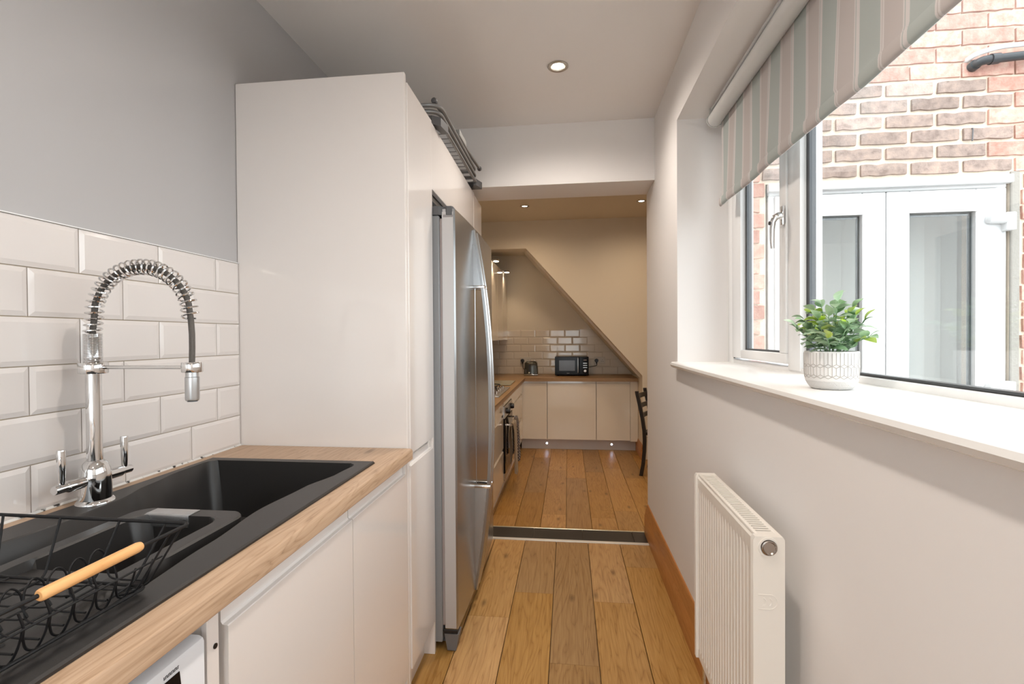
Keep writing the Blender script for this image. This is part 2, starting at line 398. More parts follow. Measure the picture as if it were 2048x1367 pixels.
seal = mat('stained white sealant', (0.7, 0.68, 0.65), 0.5); _n = N(seal, 'ShaderNodeTexNoise', Scale=45.0, Detail=3.0); _t = N(seal, 'ShaderNodeTexCoord'); L(seal, _t.outputs['Object'], _n.inputs['Vector'])
_r = ramp(seal, [(0.36, (0.02, 0.018, 0.016)), (0.44, (0.72, 0.70, 0.67))]); L(seal, _n.outputs['Fac'], _r.inputs[0]); L(seal, _r.outputs[0], seal.node_tree.nodes['Principled BSDF'].inputs['Base Color'])
obj('sealant', prism(newbm(), [(XL + 0.009, 0.9102), (XL + 0.0135, 0.9102), (XL + 0.0135, 0.9112), (XL + 0.0102, 0.9150), (XL + 0.009, 0.9150)], 'y', -0.6, 1.598), seal, wl)
# right wall with the long window opening
WY0, WY1, WZ0, WZ1 = -0.45, 2.36, 1.140, 2.302
bm = newbm()
box(bm, XR, 0.81, YB, WY0, -0.2, 2.75); box(bm, XR, 0.81, WY1, YS, -0.2, 2.75)
box(bm, XR, 0.81, WY0, WY1, -0.2, WZ0); box(bm, XR, 0.81, WY0, WY1, WZ1, 2.75)
struct('wall_right', bm, wall_white)
# wall behind the viewer; its glazed opening is added to let in light
bm = newbm()
box(bm, XL, -1.10, YB - 0.25, YB, -0.2, 2.75); box(bm, 0.46, XR + 0.3, YB - 0.25, YB, -0.2, 2.75); box(bm, -1.10, 0.46, YB - 0.25, YB, 2.30, 2.75)
struct('wall_front', bm, wall_white)
struct('ceiling', box(newbm(), XL - 0.1, 0.81, YB - 0.25, 2.95, ZC, ZC + 0.12), ceil_white)
struct('wall_beam', box(newbm(), XL, 0.81, 2.95, YS, 2.21, 2.80), wall_white)
struct('ceiling_rear', box(box(newbm(), XL - 0.1, 3.0, YS, 6.85, ZC2, ZC2 + 0.12), 0.81, 3.0, YW + 0.2, YS, ZC2, ZC2 + 0.12), ceil_cream)
# rear walls
wb = struct('wall_rear', box(newbm(), XL, 2.9, 6.68, 6.85, -0.2, 2.75), wall_cream)
struct('wall_dining', box(newbm(), 2.9, 3.05, YW, 6.85, -0.2, 2.75), wall_cream)
DX, DZ = (-0.491, 0.848), (2.330, 0.828)
bm = newbm()
prism(bm, [(XL, 2.33), (DX[0], 2.33), (DX[1], DZ[1]), (DX[1], ZF2), (2.9, ZF2), (2.9, ZC2), (XL, ZC2)], 'y', 5.714, 5.914)
prism(bm, [(XL, 2.41), (-0.585, 2.41), (DX[1], 0.785), (DX[1], ZF2), (2.9, ZF2), (2.9, ZC2), (XL, ZC2)], 'y', 5.914, 6.68)
struct('wall_stairs', bm, wall_cream)
# tiles of the rear kitchen wall, cut along the stair slope
def clip_tile(xa, xb, za, zb):
    """tile outline left of the stair soffit"""
    poly = [(xa, za), (xb, za), (xb, zb), (xa, zb)]
    def side(p): return (2.41 - 1.134 * (p[0] + 0.585)) - p[1]
    out = []
    for i in range(4):
        p, q = poly[i], poly[(i + 1) % 4]; sp, sq = side(p), side(q)
        if sp >= 0: out.append(p)
        if sp * sq < 0:
            t = sp / (sp - sq); out.append((p[0] + (q[0] - p[0]) * t, p[1] + (q[1] - p[1]) * t))
    return out
obj('grout', prism(newbm(), [(XL, 0.77), (0.84, 0.77), (0.84, 0.795), (0.324, 1.38), (XL, 1.38)], 'y', 6.678, 6.6795), groutm, wb)
RH = 0.1016
full = tile_mesh(0.203, RH, tilem2, bev=0.012)
for r in range(6):
    z0 = 0.77 + RH * r
    off = -0.655 if (5 - r) % 2 == 0 else -0.553
    for k in range(-3, 9):
        xa = off + 0.203 * k; xb = xa + 0.203
        xa, xb2 = max(xa, XL), min(xb, 0.845)
        if xb2 - xa < 0.02: continue
        pl = clip_tile(xa, xb2, z0, z0 + RH)
        if len(pl) < 3: continue
        if len(pl) == 4 and abs(xb2 - xa - 0.203) < 1e-6 and pl[2] == (xb2, z0 + RH):
            piece('tile', full, ((xa + xb2) / 2, 6.6785, z0 + RH / 2), wb)
        else:
            cx, cz = sum(p[0] for p in pl) / len(pl), sum(p[1] for p in pl) / len(pl)
            pl = [(cx + (p[0] - cx) * 0.985, cz + (p[1] - cz) * 0.975) for p in pl]
            bm = newbm(); prism(bm, pl, 'y', 6.6785, 6.6705); obj('tile', bm, tilem2, wb)

# skirting of the right wall and of the stair wall
SK = [(0, 0), (0.026, 0), (0.026, 0.118), (0.022, 0.124), (0.022, 0.130), (0.018, 0.142), (0.018, 0.150), (0.011, 0.172), (0.011, 0.178), (0.006, 0.188), (0, 0.188)]
struct('baseboard_right', prism(newbm(), [(XR - x, z) for x, z in SK], 'y', YB, 3.225), pine)
struct('baseboard_rear', prism(newbm(), [(DX[1] - x * 0.8, ZF2 + z * 0.9) for x, z in SK], 'y', 5.70, 6.148), pine)

# ------------------------------------------------------------------ window, sill, blind
sill = struct('trim_2', None or prism(newbm(), [(0.745, 1.165), (0.745, 1.137), (0.497, 1.137), (0.488, 1.141), (0.483, 1.151), (0.486, 1.160), (0.494, 1.165)], 'y', WY0 - 0.03, WY1), sillm)
obj('sill_end', prism(newbm(), [(0.513, 1.165), (0.513, 1.137), (0.497, 1.137), (0.488, 1.141), (0.483, 1.151), (0.486, 1.160), (0.494, 1.165)], 'y', WY1, WY1 + 0.022), sillm, sill)
win = bpy.data.objects.new('window_1', None); COL.objects.link(win); win['kind'] = 'structure'; win.location = (0.77, 0.95, 1.165); win['_o'] = [0.77, 0.95, 1.165]
FX0, FX1 = 0.742, 0.808
B('frame', upvc, win, FX0, FX1, 2.288, WY1, 1.155, WZ1, 0.004, 2)
B('frame', upvc, win, FX0, FX1, WY0, 2.288, 1.153, 1.182, 0.004, 2)
B('frame', upvc, win, FX0, FX1, WY0, 2.288, 2.235, WZ1, 0.004, 2)
B('frame', upvc, win, FX0, FX1, WY0, WY0 + 0.06, 1.182, 2.235, 0.004, 2)
B('mullion', upvc, win, FX0 - 0.004, FX1, 1.648, 1.735, 1.170, 2.235, 0.005, 2)
B('mullion', upvc, win, FX0, FX1, 0.36, 0.45, 1.182, 2.235, 0.005, 2)
sash = B('sash', upvc, win, 0.733, 0.788, 2.172, 2.280, 1.190, 2.230, 0.005, 2)
B('sash', upvc, win, 0.733, 0.788, 1.738, 2.172, 1.190, 1.226, 0.004, 2)
B('sash', upvc, win, 0.733, 0.788, 1.738, 2.172, 2.180, 2.230, 0.004, 2)
B('sash', upvc, win, 0.733, 0.788, 1.738, 1.790, 1.226, 2.180, 0.004, 2)
spm = mat('grey spacer bar', (0.07, 0.075, 0.08), 0.35, metal=0.4)
gasket = mat('black gasket', (0.006, 0.006, 0.007), 0.5)
B('gasket', gasket, win, 0.7425, 0.748, 2.281, 2.287, 1.186, 2.232, 0)
def glazing(y0, y1, z0, z1, xg):
    for a, b, m in ((0.000, 0.006, gasket), (0.006, 0.020, spm)):
        B('spacer', m, win, xg - 0.004, xg + 0.016, y1 - b, y1 - a, z0, z1, 0)
        B('spacer', m, win, xg - 0.004, xg + 0.016, y0 + a, y0 + b, z0, z1, 0)
        B('spacer', m, win, xg - 0.004, xg + 0.016, y0 + 0.02, y1 - 0.02, z0 + a * 0.35, z0 + b * 0.35, 0)
    B('pane', pane_m, win, xg, xg + 0.004, y0 + 0.004, y1 - 0.004, z0 + 0.002, z1, 0)
glazing(1.790, 2.172, 1.226, 2.180, 0.758)
glazing(0.45, 1.648, 1.182, 2.235, 0.762)
glazing(WY0 + 0.06, 0.36, 1.182, 2.235, 0.762)
# window handle
hb = B('handle_base', chrome, win, 0.722, 0.733, 1.737, 1.757, 1.662, 1.728, 0.004, 2)
pth = [(0.726, 1.747, 1.694), (0.714, 1.747, 1.695), (0.704, 1.749, 1.690), (0.698, 1.752, 1.676), (0.697, 1.755, 1.650), (0.698, 1.758, 1.610), (0.700, 1.760, 1.586)]
obj('handle', tube(newbm(), pth, [0.013, 0.0125, 0.0115, 0.0095, 0.008, 0.0075, 0.006], 12), chrome, win)
obj('handle_lock', lathe(newbm(), [(0.0065, -0.004), (0.0065, 0.004)], (0.690, 1.7535, 1.672), 12, 'x'), black, win)

# unseen glazed door added behind the viewer to bring in sky light
d2 = bpy.data.objects.new('door_2_added', None); COL.objects.link(d2); d2['kind'] = 'structure'; d2.location = (-0.325, YB - 0.1, 0); d2['_o'] = [-0.325, YB - 0.1, 0]
for a, b, c, d in ((-1.10, -1.03, 0, 2.3), (0.39, 0.46, 0, 2.3), (-0.36, -0.28, 0.08, 2.23), (-1.03, 0.39, 2.23, 2.3), (-1.03, 0.39, 0.0, 0.08)):
    B('frame', upvc, d2, a, b, YB - 0.14, YB - 0.07, c, d, 0.004)
for a, b in ((-1.03, -0.36), (-0.28, 0.39)): B('pane', pane_m, d2, a, b, YB - 0.11, YB - 0.106, 0.08, 2.23, 0)

# roller blind
bl = thing('roller_blind', 'striped grey green and beige roller blind pulled part way down the window', 'blind', (0.645, 1.0, 1.85))
obj('tube', lathe(newbm(), [(0.029, WY0 + 0.02), (0.031, WY0 + 0.03), (0.031, 2.245), (0.029, 2.25)], (0.652, 0, 2.245), 28, 'y'), mat('blind cassette white', (0.70, 0.70, 0.69), 0.4), bl)
bm = newbm(); box(bm, 0.630, 0.690, 2.252, 2.258, 2.222, 2.300, 0.002); lathe(bm, [(0.033, 2.252), (0.033, 2.258)], (0.652, 0, 2.247), 24, 'y'); obj('bracket', bm, mat('clear grey plastic', (0.55, 0.55, 0.53), 0.2), bl)
B('head_rail', mat('blind rail', (0.74, 0.75, 0.74), 0.4), bl, 0.636, 0.668, WY0 + 0.02, 2.25, 2.288, 2.301, 0.003)
# fabric: falls from the back of the tube, slightly rippled, folded up over the bottom bar
ZH = 1.862
def ripple(y, z):
    t = max(0.0, (2.20 - z) / 0.34)
    return 0.0045 * t * (math.sin(y * 17.0 + 0.6) + 0.5 * math.sin(y * 31 + 1.7))
NY = 150; y_lo, y_hi = WY0 + 0.06, 2.236
prof = [(0.675, 2.250), (0.678, 2.235), (0.677, 2.18), (0.676, 2.12), (0.675, 2.05), (0.674, 1.99), (0.673, 1.94), (0.672, 1.905), (0.6715, 1.8925), (0.6655, 1.8920), (0.664, 1.882), (0.664, ZH + 0.004), (0.667, ZH - 0.003), (0.672, ZH - 0.006), (0.677, ZH - 0.003), (0.680, ZH + 0.004), (0.680, 1.8925), (0.6755, 1.8927), (0.676, 1.905), (0.6775, 1.99), (0.680, 2.12), (0.682, 2.235)]
bm = newbm(); uv = bm.loops.layers.uv.new('uv'); rows = []
for i in range(NY + 1):
    y = y_lo + (y_hi - y_lo) * i / NY
    row = []
    for j, (x, z) in enumerate(prof):
        yy = y
        if 1.893 < z < 2.2: yy = y + 0.006 * math.sin(y * 16 + 0.4) * (2.2 - z) / 0.3
        row.append((bm.verts.new((x + ripple(y, max(z, 1.893)) * (0.4 if z < 1.893 else 1), yy + (0.003 if 8 < j < 17 else 0), z + 0.002 * math.sin(y * 9))), y))
    rows.append(row)
for i in range(NY):
    for j in range(len(prof) - 1):
        q = (rows[i][j], rows[i + 1][j], rows[i + 1][j + 1], rows[i][j + 1])
        f = bm.faces.new([a[0] for a in q])
        for lp, a in zip(f.loops, q): lp[uv].uv = (a[1] + 10 * 0.1665 - 0.139 + 0.1665 * 0.49 + (0.013 if 9 <= j < 16 else 0), 0)
obj('fabric', bm, fabric, bl, 50)
obj('hem_bar', box(newbm(), 0.6700, 0.6740, y_lo + 0.004, y_hi - 0.004, ZH - 0.002, 1.888, 0.002), white_p, bl)

# ------------------------------------------------------------------ house wall, french doors and pipes outside
DXL, DXR, DZT = 1.035, 2.150, 2.058
bm = newbm()
box(bm, 0.81, DXL - 0.012, YW + 0.008, YW + 0.3, -0.2, 3.7); box(bm, DXR + 0.014, 3.05, YW + 0.008, YW + 0.3, -0.2, 3.7); box(bm, DXL - 0.012, DXR + 0.014, YW + 0.008, YW + 0.3, DZT + 0.012, 3.7)
wo = struct('wall_outside', bm, mortar)
CH, BLN = 0.0790, 0.2365
def brick_mesh(ln, h, mm, seed, joint):
    rnd = random.Random(seed); bm = newbm()
    w2, h2 = ln / 2 - joint / 2, h / 2 - joint / 2
    nx = 6; top = []; bot = []
    for i in range(nx + 1):
        x = -w2 + 2 * w2 * i / nx
        top.append((x + rnd.uniform(-.002, .002), h2 + rnd.uniform(-.0045, .0020))); bot.append((x + rnd.uniform(-.002, .002), -h2 + rnd.uniform(-.0020, .0045)))
    front = [[bm.verts.new((p[0], -0.0, p[1])) for p in r] for r in (bot, top)]
    back = [[bm.verts.new((p[0], 0.03, p[1])) for p in r] for r in (bot, top)]
    for i in range(nx):
        bm.faces.new((front[0][i], front[0][i + 1], front[1][i + 1], front[1][i]))
        bm.faces.new((front[1][i], front[1][i + 1], back[1][i + 1], back[1][i])); bm.faces.new((front[0][i + 1], front[0][i], back[0][i], back[0][i + 1]))
    bm.faces.new((front[0][0], front[1][0], back[1][0], back[0][0])); bm.faces.new((front[1][-1], front[0][-1], back[0][-1], back[1][-1]))
    es = [e for e in bm.edges if e.is_manifold and all(abs(v.co.y) < 1e-6 for v in e.verts) and len({round(f.normal.y, 2) for f in e.link_faces}) > 1]
    me = finish(bm, 'brick', 30); me.materials.append(mm)
    return me
bcache = {}
def add_brick(xa, xb, z, dark):
    key = (round(xb - xa, 3), dark, random.randrange(3))
    if key not in bcache: bcache[key] = brick_mesh(xb - xa, CH, dark_brick if dark else red_brick, hash(key) % 999, 0.023 if dark else 0.010)
    piece('brick', bcache[key], ((xa + xb) / 2, YW - 0.004 + random.uniform(-0.002, 0.002), z), wo)
z0 = 2.078 - CH * 14
for c in range(0, 25):
    z = z0 + CH * (c + 0.5)
    off = 0.81 + (BLN / 2 if c % 2 else 0) - 0.052
    for k in range(-1, 9):
        xa, xb = off + BLN * k, off + BLN * (k + 1)
        xa, xb = max(xa, 0.812), min(xb, 2.62)
        if xb - xa < 0.04: continue
        if z < 2.078:
            if xa < DXL - 0.02 and xb > DXL - 0.02: xb = DXL - 0.016
            if xb > DXR + 0.06 and xa < DXR + 0.06: xa = DXR + 0.055 + random.uniform(0, 0.015)
            if xa >= DXL - 0.03 and xb <= DXR + 0.04: continue
            if xb - xa < 0.035: continue
            add_brick(xa, xb, z, False)
        else:
            add_brick(xa, xb, z, z < 2.078 + CH * 6 and 0.93 < (xa + xb) / 2 < 2.16 - (0.06 if c % 2 else 0))
B('cement_fillet', render_g, wo, DXR + 0.014, DXR + 0.054, YW - 0.002, YW + 0.012, -0.1, 2.085, 0.004)
obj('wall_hook', tube(newbm(), smooth_path([(1.985, YW + 0.01, 2.30), (1.985, YW - 0.012, 2.30), (1.982, YW - 0.012, 2.24), (1.975, YW - 0.02, 2.235)], 0.008), 0.003, 6), grey_d, wo)

door = bpy.data.objects.new('door_1', None); COL.objects.link(door); door['kind'] = 'structure'; door.location = (1.59, YW + 0.03, -0.1); door['_o'] = [1.59, YW + 0.03, -0.1]
yd0, yd1 = YW - 0.004, YW + 0.065
B('frame', upvc_out, door, DXL, DXL + 0.050, yd0 + 0.01, yd1, -0.1, DZT - 0.05, 0.004)
B('frame', upvc_out, door, DXR - 0.050, DXR, yd0 + 0.01, yd1, -0.1, DZT - 0.05, 0.004)
B('frame', upvc_out, door, DXL, DXR, yd0 + 0.01, yd1, DZT - 0.05, DZT - 0.004, 0.004)
B('drip_bar', upvc_out, door, DXL - 0.008, DXR + 0.010, yd0 - 0.022, yd0 + 0.012, DZT - 0.034, DZT + 0.008, 0.006, 2)
def leaf(x0, x1, g0, g1, gz0, gz1):
    z0_, z1_ = -0.04, DZT - 0.055
    lf = B('leaf', upvc_out, door, x0, g0, yd0 - 0.004, yd1 - 0.01, z0_, z1_, 0.004)
    B('leaf', upvc_out, door, g1, x1, yd0 - 0.004, yd1 - 0.01, z0_, z1_, 0.004)
    B('leaf', upvc_out, door, g0, g1, yd0 - 0.004, yd1 - 0.01, gz1, z1_, 0.004)
    B('leaf', upvc_out, door, g0, g1, yd0 - 0.004, yd1 - 0.01, z0_, gz0, 0.004)
    for a, b, c, d in ((g0, g0 + 0.014, gz0, gz1), (g1 - 0.014, g1, gz0, gz1), (g0 + 0.014, g1 - 0.014, gz1 - 0.014, gz1)):
        B('spacer', spm, door, a, b, yd0 + 0.026, yd0 + 0.034, c, d, 0)
    B('pane', pane_m, door, g0, g1, yd0 + 0.020, yd0 + 0.024, gz0, gz1, 0)
    for a, b, c, d in ((g0 - 0.002, g0 + 0.002, gz0, gz1), (g1 - 0.002, g1 + 0.002, gz0, gz1)): pass
    bm = newbm(); b_ = 0.026
    for a, b in (((g0 - b_, gz1 + b_), (g1 + b_, gz1 + b_)),):
        prism(bm, [(yd0 - 0.006, gz1), (yd0 + 0.012, gz1), (yd0 - 0.006, gz1 + b_)], 'x', g0 - b_ * .4, g1 + b_ * .4)
    obj('bead', bm, upvc_out, door)
leaf(DXL + 0.030, 1.592, 1.183, 1.483, 0.45, 1.893)
leaf(1.596, DXR - 0.030, 1.703, 2.004, 0.45, 1.893)
for z in (1.848, 1.025):
    bm = newbm(); lathe(bm, [(0.004, -0.058), (0.020, -0.052), (0.024, -0.03), (0.024, 0.045), (0.018, 0.05)], (2.095, yd0 - 0.022, z), 16, 'x')
    box(bm, 2.115, 2.160, yd0 - 0.036, yd0 + 0.004, z - 0.058, z + 0.030, 0.006, 2)
    obj('hinge', bm, upvc_out, door)
for n_, (g0, g1) in enumerate(((1.183, 1.483), (1.703, 2.004))):
    vb = thing('vertical_blind', ('pale vertical slat blind behind the left glass of the white outside doors', 'pale vertical slat blind behind the right glass of the white outside doors')[n_], 'blind', ((g0 + g1) / 2, YW + 0.36, 0.5))
    for k in range(6):
        bm = newbm(); box(bm, -0.043, 0.043, -0.0006, 0.0006, 0.42, 1.985); me = finish(bm, 'slat'); me.materials.append(blind_slat)
        piece('slat', me, (g0 + 0.085 + 0.0835 * k, YW + 0.345, 0), vb, (0, 0, -0.42 + 0.10 * (k % 2)))
    B('track', white_p, vb, g0 + 0.04, g1 + 0.225, YW + 0.299, YW + 0.37, 1.985, 2.09, 0)

pb = thing('waste_pipe', 'black plastic waste pipe with elbow running along the brick wall outside', 'pipe', (2.1, YW - 0.06, 2.61))
pts = smooth_path([(1.985, YW + 0.01, 2.60), (1.985, YW - 0.055, 2.605), (2.7, YW - 0.06, 2.645)], 0.045, 6)
obj('pipe', tube(newbm(), pts, 0.020, 16), pipe_b, pb)
obj('elbow', tube(newbm(), [(2.025, YW - 0.056, 2.607), (2.062, YW - 0.0563, 2.609)], 0.0245, 16), pipe_b, pb)
obj('elbow', tube(newbm(), [(1.985, YW - 0.004, 2.6005), (1.985, YW - 0.028, 2.603)], 0.0245, 16), pipe_b, pb)
tag(obj('overflow_pipe', tube(newbm(), smooth_path([(1.965, YW + 0.01, 2.638), (1.965, YW - 0.05, 2.640), (2.06, YW - 0.06, 2.662), (2.7, YW - 0.06, 2.690)], 0.04, 6), 0.0115, 12), white_p), 'thin white pipe above the black pipe on the brick wall outside', 'pipe')
struct('ground_outside', box(newbm(), 0.81, 9, -8, YW + 0.008, -0.3, -0.15), paving)
struct('ground_garden', box(newbm(), -6, 0.81, -9, YB - 0.25, -0.3, -0.15), paving)

# ------------------------------------------------------------------ near kitchen run
ZT = 0.910
# sink outline on the worktop (the worktop has a cut-out)
SX0, SX1, SY0, SY1 = -1.112, -0.582, 0.30, 1.398
bm = newbm()
def front_round(bm, y0, y1, x0=-0.60):
    prism(bm, [(x0, 0.872), (-0.533, 0.872), (-0.530, 0.875), (-0.530, 0.903), (-0.533, 0.908), (-0.538, 0.910), (x0, 0.910)], 'y', y0, y1)
front_round(bm, -0.6, 1.597)
box(bm, XL + 0.002, -0.60, 1.375, 1.597, 0.872, 0.910); box(bm, XL + 0.002, -1.09, -0.6, 1.375, 0.872, 0.910); box(bm, -1.09, -0.60, -0.6, 0.33, 0.872, 0.910)
tag(obj('worktop', bm, oak_top), 'long oak effect worktop in front of the white tiles holding the black sink', 'worktop')

# 1.5 bowl sink lofted row by row along y
def lerp_tab(tab, y):
    if y <= tab[0][0]: return tab[0][1]
    for (a, u), (b, v) in zip(tab, tab[1:]):
        if y <= b:
            t = (y - a) / (b - a); t = t * t * (3 - 2 * t); return u + (v - u) * t
    return tab[-1][1]
XB = [(0.30, -1.060), (0.62, -1.058), (0.86, -1.030), (1.0, -1.036), (1.12, -1.066), (1.24, -1.086), (1.37, -1.088)]
XFr = [(0.30, -0.622), (0.62, -0.640), (0.80, -0.655), (0.98, -0.674), (1.13, -0.662), (1.26, -0.634), (1.37, -0.624)]
ZR = 0.9175
sm = lambda t: max(0, min(1, t)) ** 2 * (3 - 2 * max(0, min(1, t)))
def sink_rows():
    ys = [0.302, 0.306, 0.345, 0.352, 0.40, 0.46, 0.52, 0.57, 0.60, 0.63, 0.65, 0.67, 0.69, 0.705, 0.716, 0.722, 0.73, 0.745, 0.76, 0.78, 0.80, 0.82, 0.84, 0.86, 0.88, 0.895, 0.905, 0.915, 0.922, 0.927, 0.9285, 0.935, 0.942, 0.949, 0.955, 0.960, 0.963, 0.9645, 0.966, 0.975, 0.99, 1.01, 1.03, 1.06, 1.09, 1.12, 1.15, 1.18, 1.21, 1.24, 1.27, 1.29, 1.31, 1.325, 1.336, 1.345, 1.352, 1.357, 1.361, 1.3635, 1.366, 1.370, 1.394, 1.398]
    rows = []
    for y in ys:
        open_ = 0.349 < y < 1.365
        xb, xf = lerp_tab(XB, y), lerp_tab(XFr, y)
        # rounded far corners of the basin
        if 1.335 < y < 1.365:
            d = 0.030 - math.sqrt(max(0, 0.030 ** 2 - (y - 1.335) ** 2)); xb += d; xf -= d
        zd = 0.905 - 0.010 * (y - 0.35)                      # drainer floor
        deep = sm((y - 0.66) / 0.20)
        zf = zd * (1 - deep) + 0.735 * deep if open_ else ZR
        if y > 1.345 and open_: zf += (y - 1.345) * 0.6
        # ring of the small bowl
        has = y < 0.9655
        rl, rr = -0.940 + 0.004 * sm((0.8 - y) / 0.2), -0.686
        il, ir = -0.906, -0.722
        arm = sm((y - 0.55) / 0.14)
        zr = (zd * (1 - arm) + ZR * arm) if has else zf
        if not open_: zr = ZR
        if 0.93 < y < 0.9655:
            d = 0.0355 - math.sqrt(max(0, 0.0355 ** 2 - (y - 0.93) ** 2)); rl += d; rr -= d
        inner = 0.718 < y < 0.9275
        if 0.895 < y < 0.9275:
            d = 0.0325 - math.sqrt(max(0, 0.0325 ** 2 - (y - 0.895) ** 2)); il += d; ir -= d
        zi = 0.785 if inner else (zr if y >= 0.9275 else zd if open_ else ZR)
        if open_ and y <= 0.718: zi = zd
        e = 0.0035
        slope = 0.012 * deep + 0.004
        pr = [(SX0, 0.9105), (SX0, ZR - 0.003), (SX0 + 0.003, ZR), (xb - e, ZR), (xb, ZR - e if open_ else ZR), (xb + slope, zf + 0.012 * deep if open_ else ZR), (xb + slope + 0.012, zf)]
        if open_:
            pr += [(rl - 0.006, zf), (rl - 0.003, (zf + zr) / 2 if has else zf), (rl, zr - e * arm if has else zf), (rl + e, zr), (il - e, zr), (il, zr - e if inner else zi), (il + 0.010, zi), (il + 0.02, zi), (ir - 0.02, zi), (ir - 0.010, zi), (ir, zr - e if inner else zi), (ir + e, zr), (rr - e, zr), (rr, zr - e * arm if has else zf), (rr + 0.003, (zf + zr) / 2 if has else zf), (rr + 0.006, zf)]
        else:
            pr += [(x, ZR) for x in (rl - 0.006, rl - 0.003, rl, rl + e, il - e, il, il + 0.010, il + 0.02, ir - 0.02, ir - 0.010, ir, ir + e, rr - e, rr, rr + 0.003, rr + 0.006)]
        pr += [(xf - slope - 0.012, zf), (xf - slope, zf + 0.012 * deep if open_ else ZR), (xf, ZR - e if open_ else ZR), (xf + e, ZR), (SX1 - 0.003, ZR), (SX1, ZR - 0.003), (SX1, 0.9105)]
        if y in (0.302, 1.398): pr = [(x, min(z, 0.9105)) for x, z in pr]
        if y in (0.306, 1.394): pr = [(x, z) for x, z in pr]
        rows.append((y, pr))
    return rows
bm = newbm(); prev = None
for y, pr in sink_rows():
    cur = [bm.verts.new((x, y, z)) for x, z in pr]
    if prev:
        for i in range(len(cur) - 1): bm.faces.new((prev[i], prev[i + 1], cur[i + 1], cur[i]))
    prev = cur
sk = thing('sink', 'black composite one and a half bowl sink with drainer set in the oak worktop', 'sink', (-0.85, 0.85, ZT))
obj('basin', bm, sinkm, sk, 40)
obj('overflow_cover', box(newbm(), -0.897, -0.795, 0.929, 0.960, 0.9170, 0.9195, 0.001), steel, sk)
obj('overflow_cover', box(newbm(), -0.897, -0.795, 0.9255, 0.930, 0.893, 0.9185, 0.001), steel_d, sk)
obj('drain', lathe(newbm(), [(0.042, 0), (0.042, 0.003), (0.034, 0.004), (0.028, 0.001), (0.005, 0.001)], (-0.86, 1.17, 0.7352), 24), chrome, sk)
for k in range(4):
    obj('drainer_rib', tube(newbm(), [(-0.985 + 0.09 * k, 0.37, 0.9045), (-0.985 + 0.09 * k, 0.53, 0.9035)], 0.004, 8), sinkm, sk)

# spring tap
tp = thing('kitchen_tap', 'chrome spring neck kitchen tap with two levers behind the black sink', 'tap', (-1.080, 0.988, ZR))
tx, ty = -1.080, 0.988
obj('body', lathe(newbm(), [(0.0370, 0), (0.0370, 0.002), (0.0335, 0.007), (0.0305, 0.009), (0.0305, 0.040), (0.0300, 0.060), (0.0282, 0.076), (0.0235, 0.089), (0.0170, 0.096), (0.0150, 0.097)], (tx, ty, ZR), 40), chrome, tp)
obj('riser', lathe(newbm(), [(0.0148, 1.010), (0.0148, 1.215)], (tx, ty, 0), 32), chrome, tp)
obj('collar', lathe(newbm(), [(0.0268, 1.2125), (0.0278, 1.2140), (0.0278, 1.2360), (0.0268, 1.2375)], (tx, ty, 0), 36), chrome, tp)
# dense coil, then the open spring round the hose
path = [(tx, ty, 1.237 + 0.01 * k) for k in range(8)]
cx = tx + 0.1235
path += [(tx + 0.001, ty, 1.318), (tx + 0.004, ty, 1.335)]
for i in range(1, 24):
    a = PI - 0.12 - (PI - 0.24) * i / 24; path.append((cx + 0.1205 * math.cos(a), ty, 1.341 + 0.112 * math.sin(a)))
path += [(tx + 0.2455, ty, 1.33), (tx + 0.2475, ty, 1.30), (tx + 0.2475, ty, 1.27), (tx + 0.2465, ty, 1.238)]
obj('hose', tube(newbm(), path, 0.0062, 12), hosem, tp)
P = [Vector(p) for p in path]; cum = [0.0]
for a, b in zip(P, P[1:]): cum.append(cum[-1] + (b - a).length)
def at(s):
    for i in range(len(P) - 1):
        if s <= cum[i + 1]: t = (s - cum[i]) / (cum[i + 1] - cum[i]); return P[i].lerp(P[i + 1], t), (P[min(i + 2, len(P) - 1)] - P[max(i - 1, 0)]).normalized()
    return P[-1], Vector((0, 0, -1))
def coil(s0, s1, turns, R, r):
    out = []; n = int(turns * 16)
    for i in range(n + 1):
        s = s0 + (s1 - s0) * i / n; p, t = at(s); u = Vector((0, 1, 0)); v = t.cross(u).normalized(); a = 2 * PI * turns * i / n
        out.append(p + (u * math.cos(a) + v * math.sin(a)) * R)
    return tube(newbm(), out, r, 6)
s_open = 0.066
s_end = cum[-1] - 0.098
obj('spring', coil(0.0, s_open, 18, 0.0163, 0.0019), chrome, tp)
obj('spring', coil(s_open, s_end, 30, 0.0163, 0.0021), chrome, tp)
nx_ = tx + 0.2465
obj('support_arm', tube(newbm(), [(tx + 0.022, ty, 1.2265), (nx_ - 0.018, ty, 1.2265)], 0.0042, 12), chrome, tp)
obj('arm_holder', lathe(newbm(), [(0.0205, 1.216), (0.0212, 1.217), (0.0212, 1.237), (0.0205, 1.238)], (nx_, ty, 0), 32), chrome, tp)
obj('spray_head', lathe(newbm(), [(0.0115, 1.152), (0.0135, 1.1535), (0.0142, 1.157), (0.0142, 1.2045), (0.0130, 1.2055), (0.0130, 1.216)], (nx_, ty, 0), 28), steel, tp)
obj('nozzle', lathe(newbm(), [(0.010, 1.150), (0.010, 1.153)], (nx_, ty, 0), 20), grey_m, tp)
for s in (-1, 1):
    z = 0.971
    bm = newbm(); lathe(bm, [(0.0125, 0.015 * s), (0.0125, 0.062 * s), (0.0105, 0.066 * s), (0.0098, 0.068 * s), (0.0098, 0.088 * s), (0.0088, 0.090 * s)], (tx, ty, z), 24, 'y')
    arm_ = obj('valve_arm', bm, chrome, tp)
    obj('lever', lathe(newbm(), [(0.0055, 0), (0.0062, 0.006), (0.0074, 0.03), (0.0084, 0.072), (0.0078, 0.0745)], (tx, ty + 0.074 * s, z + 0.008), 20), chrome, arm_)

